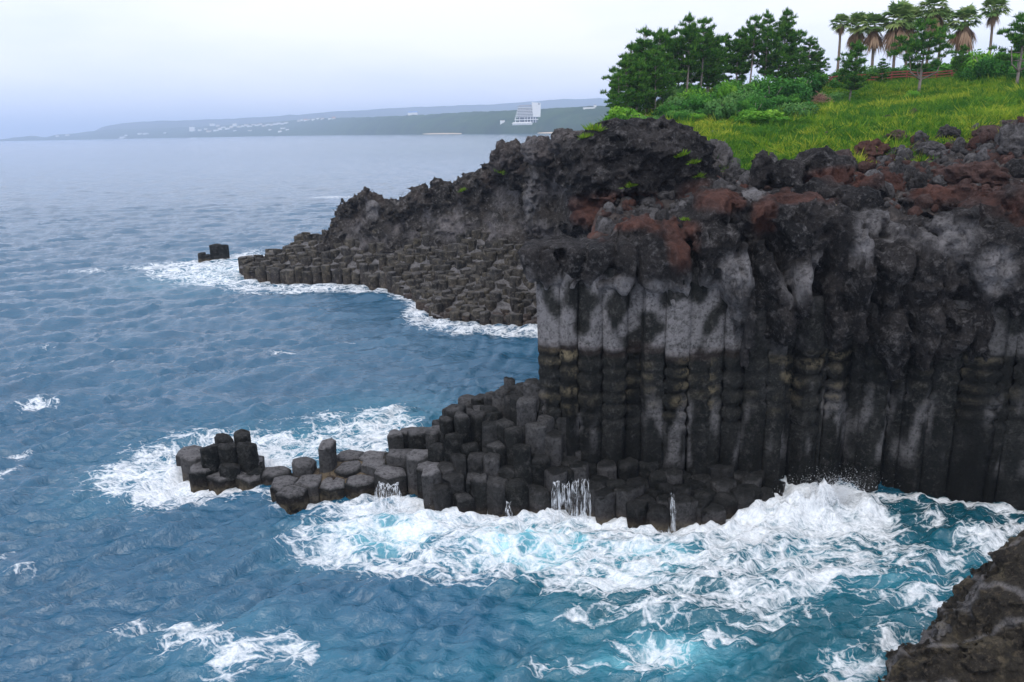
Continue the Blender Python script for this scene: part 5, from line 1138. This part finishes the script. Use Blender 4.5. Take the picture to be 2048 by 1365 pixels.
for (px, py, Y, s, lab) in [(1190, 262, 84, .9, 'grass tuft on the ridge skyline left of the dark outcrop'), (1172, 276, 83, .6, 'small grass tuft below the skyline one on the ridge'), (1262, 372, 61.6, .6, 'little green plant in the mouth of the outcrop cave'), (1362, 312, 62.6, .7, 'little green plant high on the right flank of the outcrop'), (1388, 325, 62.4, .5, 'tiny green plant on the right edge of the outcrop'), (1395, 352, 62.4, .6, 'green plant at the foot of the outcrop right side'), (1372, 442, 46.0, .35, 'tiny yellow green plant on the red scoria knob'), (1000, 345, 112, .9, 'green tuft on the left shoulder of the far ridge'), (928, 382, 115, .8, 'small green tuft on the low part of the far ridge')]:
    p = Vector(aty(px, py, Y)); d_ = Vector(ray(px, py)).normalized(); dg = dg or bpy.context.evaluated_depsgraph_get()
    hit, loc, nrm, _, ob, _ = scene.ray_cast(dg, Vector(CAMP) + d_ * 30, d_, distance=110)
    o = link('rock_plant', TUFT, None, tuple(loc if hit else p), label=lab, category='plant', group='small plants on the rocks'); o.scale = (s, s, s); o.rotation_euler = (.35, 0, px)
# ---- grass cover
rs = np.random.RandomState(9); n = 90000
gx = rs.uniform(8, 84, n); gy = 60 + (132 - 60) * rs.rand(n) ** 1.25
mk = grass_mask(gx, gy) + rs.uniform(-.35, .35, n) > .55; gx, gy = gx[mk], gy[mk]
vis = (gx / gy < .72) & (gx / gy > .1); gx, gy = gx[vis], gy[vis]; gz = G(gx, gy)
per = 6; n = len(gx); tall_ = np.clip(fbm(gx * .22, gy * .22, 12.0, 3) * .9 + .5, .15, 1.0)
C = np.repeat(np.column_stack([gx, gy, gz - .03]), per, 0) + rs.normal(size=(n * per, 3)) * np.array([.16, .16, .0])
dv = rs.normal(size=(n * per, 3)) * .6 + np.array([0, 0, .9]); dv[:, 2] = np.abs(dv[:, 2]); dv /= np.linalg.norm(dv, axis=1)[:, None]
V, F_ = fan_tris(C, dv, rs.uniform(.03, .07, n * per), rs.uniform(.16, .5, n * per) * np.repeat(.45 + tall_, per), 3)
hue = np.clip(.25 + fbm(gx * .12, gy * .12, 30.0, 2) * 1.0 + fbm(gx * .55, gy * .55, 33.0, 3) * 1.1 + sstep(84, 70, gy) * .18, 0, 1); sh = np.repeat(np.repeat(hue, per) + rs.uniform(-.15, .15, n * per), 3); sh[2::3] += .12
m2 = 7500; k_ = rs.choice(n, m2); pc2 = 26
cc = np.column_stack([gx, gy, gz])[k_]; sz = .5 + 2.2 * rs.rand(m2) ** 2.2
C2 = np.repeat(cc, pc2, 0) + rs.normal(size=(m2 * pc2, 3)) * np.array([.22, .22, .04]) * np.repeat(sz, pc2)[:, None]
d2 = (C2 - np.repeat(cc, pc2, 0)) * 1.6 + rs.normal(size=(m2 * pc2, 3)) * .3 + np.array([0, 0, .8]); d2 /= np.linalg.norm(d2, axis=1)[:, None]
V2, F2 = fan_tris(C2, d2, rs.uniform(.03, .06, m2 * pc2), rs.uniform(.25, .6, m2 * pc2) * np.repeat(sz, pc2), 8)
h2_ = np.clip(hue[k_] + rs.choice([-.6, -.4, -.1, .1, .35], m2), 0, 1); s2_ = np.repeat(np.repeat(h2_, pc2) + rs.uniform(-.12, .12, m2 * pc2), 3); s2_[2::3] += .1
V = np.concatenate([V, V2]); F_ = np.concatenate([F_, F2 + 3 * len(F_)]); sh = np.concatenate([sh, s2_])
link('grass', mesh_np('grass', V, F_, M['grass'], False, {'shade': np.clip(sh, 0, 1)}), kind='stuff', label='yellow green grass and ground cover over the slope', category='grass')

# ---- heap of cut brush
bp = aty(1640, 205, 108); bz = ground_at(bp[0], 108)
pile = empty('brush_pile', (bp[0], 108, bz), 0, label='heap of dry reddish cut branches on the slope beside the thicket', category='brush pile')
rs = np.random.RandomState(2); b = MB()
for k in range(240):
    a = rs.uniform(0, 6.28); r = abs(rs.normal()) * .75; c = np.array([math.cos(a) * r, math.sin(a) * r * .8, max(.1, rs.uniform(.1, 1.9) * (1 - r / 2.4))]); d = rs.normal(size=3); d[2] = d[2] * .5 + .25; d /= np.linalg.norm(d); l = rs.uniform(.4, .9)
    b.tube([c - d * l, c + d * l], [.035, .015], 4, False)
o = link('branches', b.mesh('branches', M['twig']), pile, kind='stuff')

# ---- red fence along the path
fp = [aty(px, py, Y) for px, py, Y in [(1632, 172, 130), (1662, 170, 130.5), (1692, 168.5, 131), (1722, 167.5, 131), (1752, 166.5, 131), (1782, 165.5, 130.5), (1812, 164.5, 130), (1842, 163.5, 129.5), (1872, 162.5, 129), (1902, 161.5, 128.5), (1932, 160.5, 128), (1950, 160, 128)]]
f0 = fp[0]; fence = empty('wooden_fence', (f0[0], f0[1], ground_at(f0[0], f0[1])), 0, label='low red brown wooden rail fence along the path below the palms', category='fence')
F0 = np.array(fence.location); gpts_ = [np.array([p[0], p[1], ground_at(p[0], p[1]) + .25]) - F0 for p in fp]
for i, p in enumerate(gpts_):
    b = MB(); b.box(-.09, .09, -.09, .09, -.5, 1.18); link('post', b.mesh('post', M['fence']), fence, tuple(p))
    if i + 1 < len(gpts_):
        q = gpts_[i + 1]
        for zz in (.30, .68, 1.06):
            b = MB(); dd = q - p; ln = math.hypot(dd[0], dd[1]); nn = np.array([-dd[1], dd[0], 0]) / ln * .04; A = np.array([0, 0, zz]) - nn * 2.6; B = dd + A
            hgt = np.array([0, 0, .17]); b.add([A - nn, A + nn, A + nn + hgt, A - nn + hgt, B - nn, B + nn, B + nn + hgt, B - nn + hgt], [(3, 2, 1, 0), (4, 5, 6, 7), (0, 1, 5, 4), (1, 2, 6, 5), (2, 3, 7, 6), (3, 0, 4, 7)])
            link('rail', b.mesh('rail', M['fence']), fence, tuple(p))

# ================================================================== HAZE
def haze_box():
    m = bpy.data.materials.new('haze_air'); m.use_nodes = True; t = m.node_tree; t.nodes.clear()
    o = N(t, 'ShaderNodeOutputMaterial'); v = N(t, 'ShaderNodeVolumePrincipled')
    v.inputs['Color'].default_value = (.68, .80, 1.0, 1); v.inputs['Density'].default_value = 1.35e-4; v.inputs['Anisotropy'].default_value = 0.0
    t.links.new(v.outputs[0], o.inputs['Volume'])
    b = MB(); b.box(-32000, 32000, -3000, 33000, -12, 400); me = b.mesh('haze', m)
    link('haze', me, kind='stuff')
haze_box()
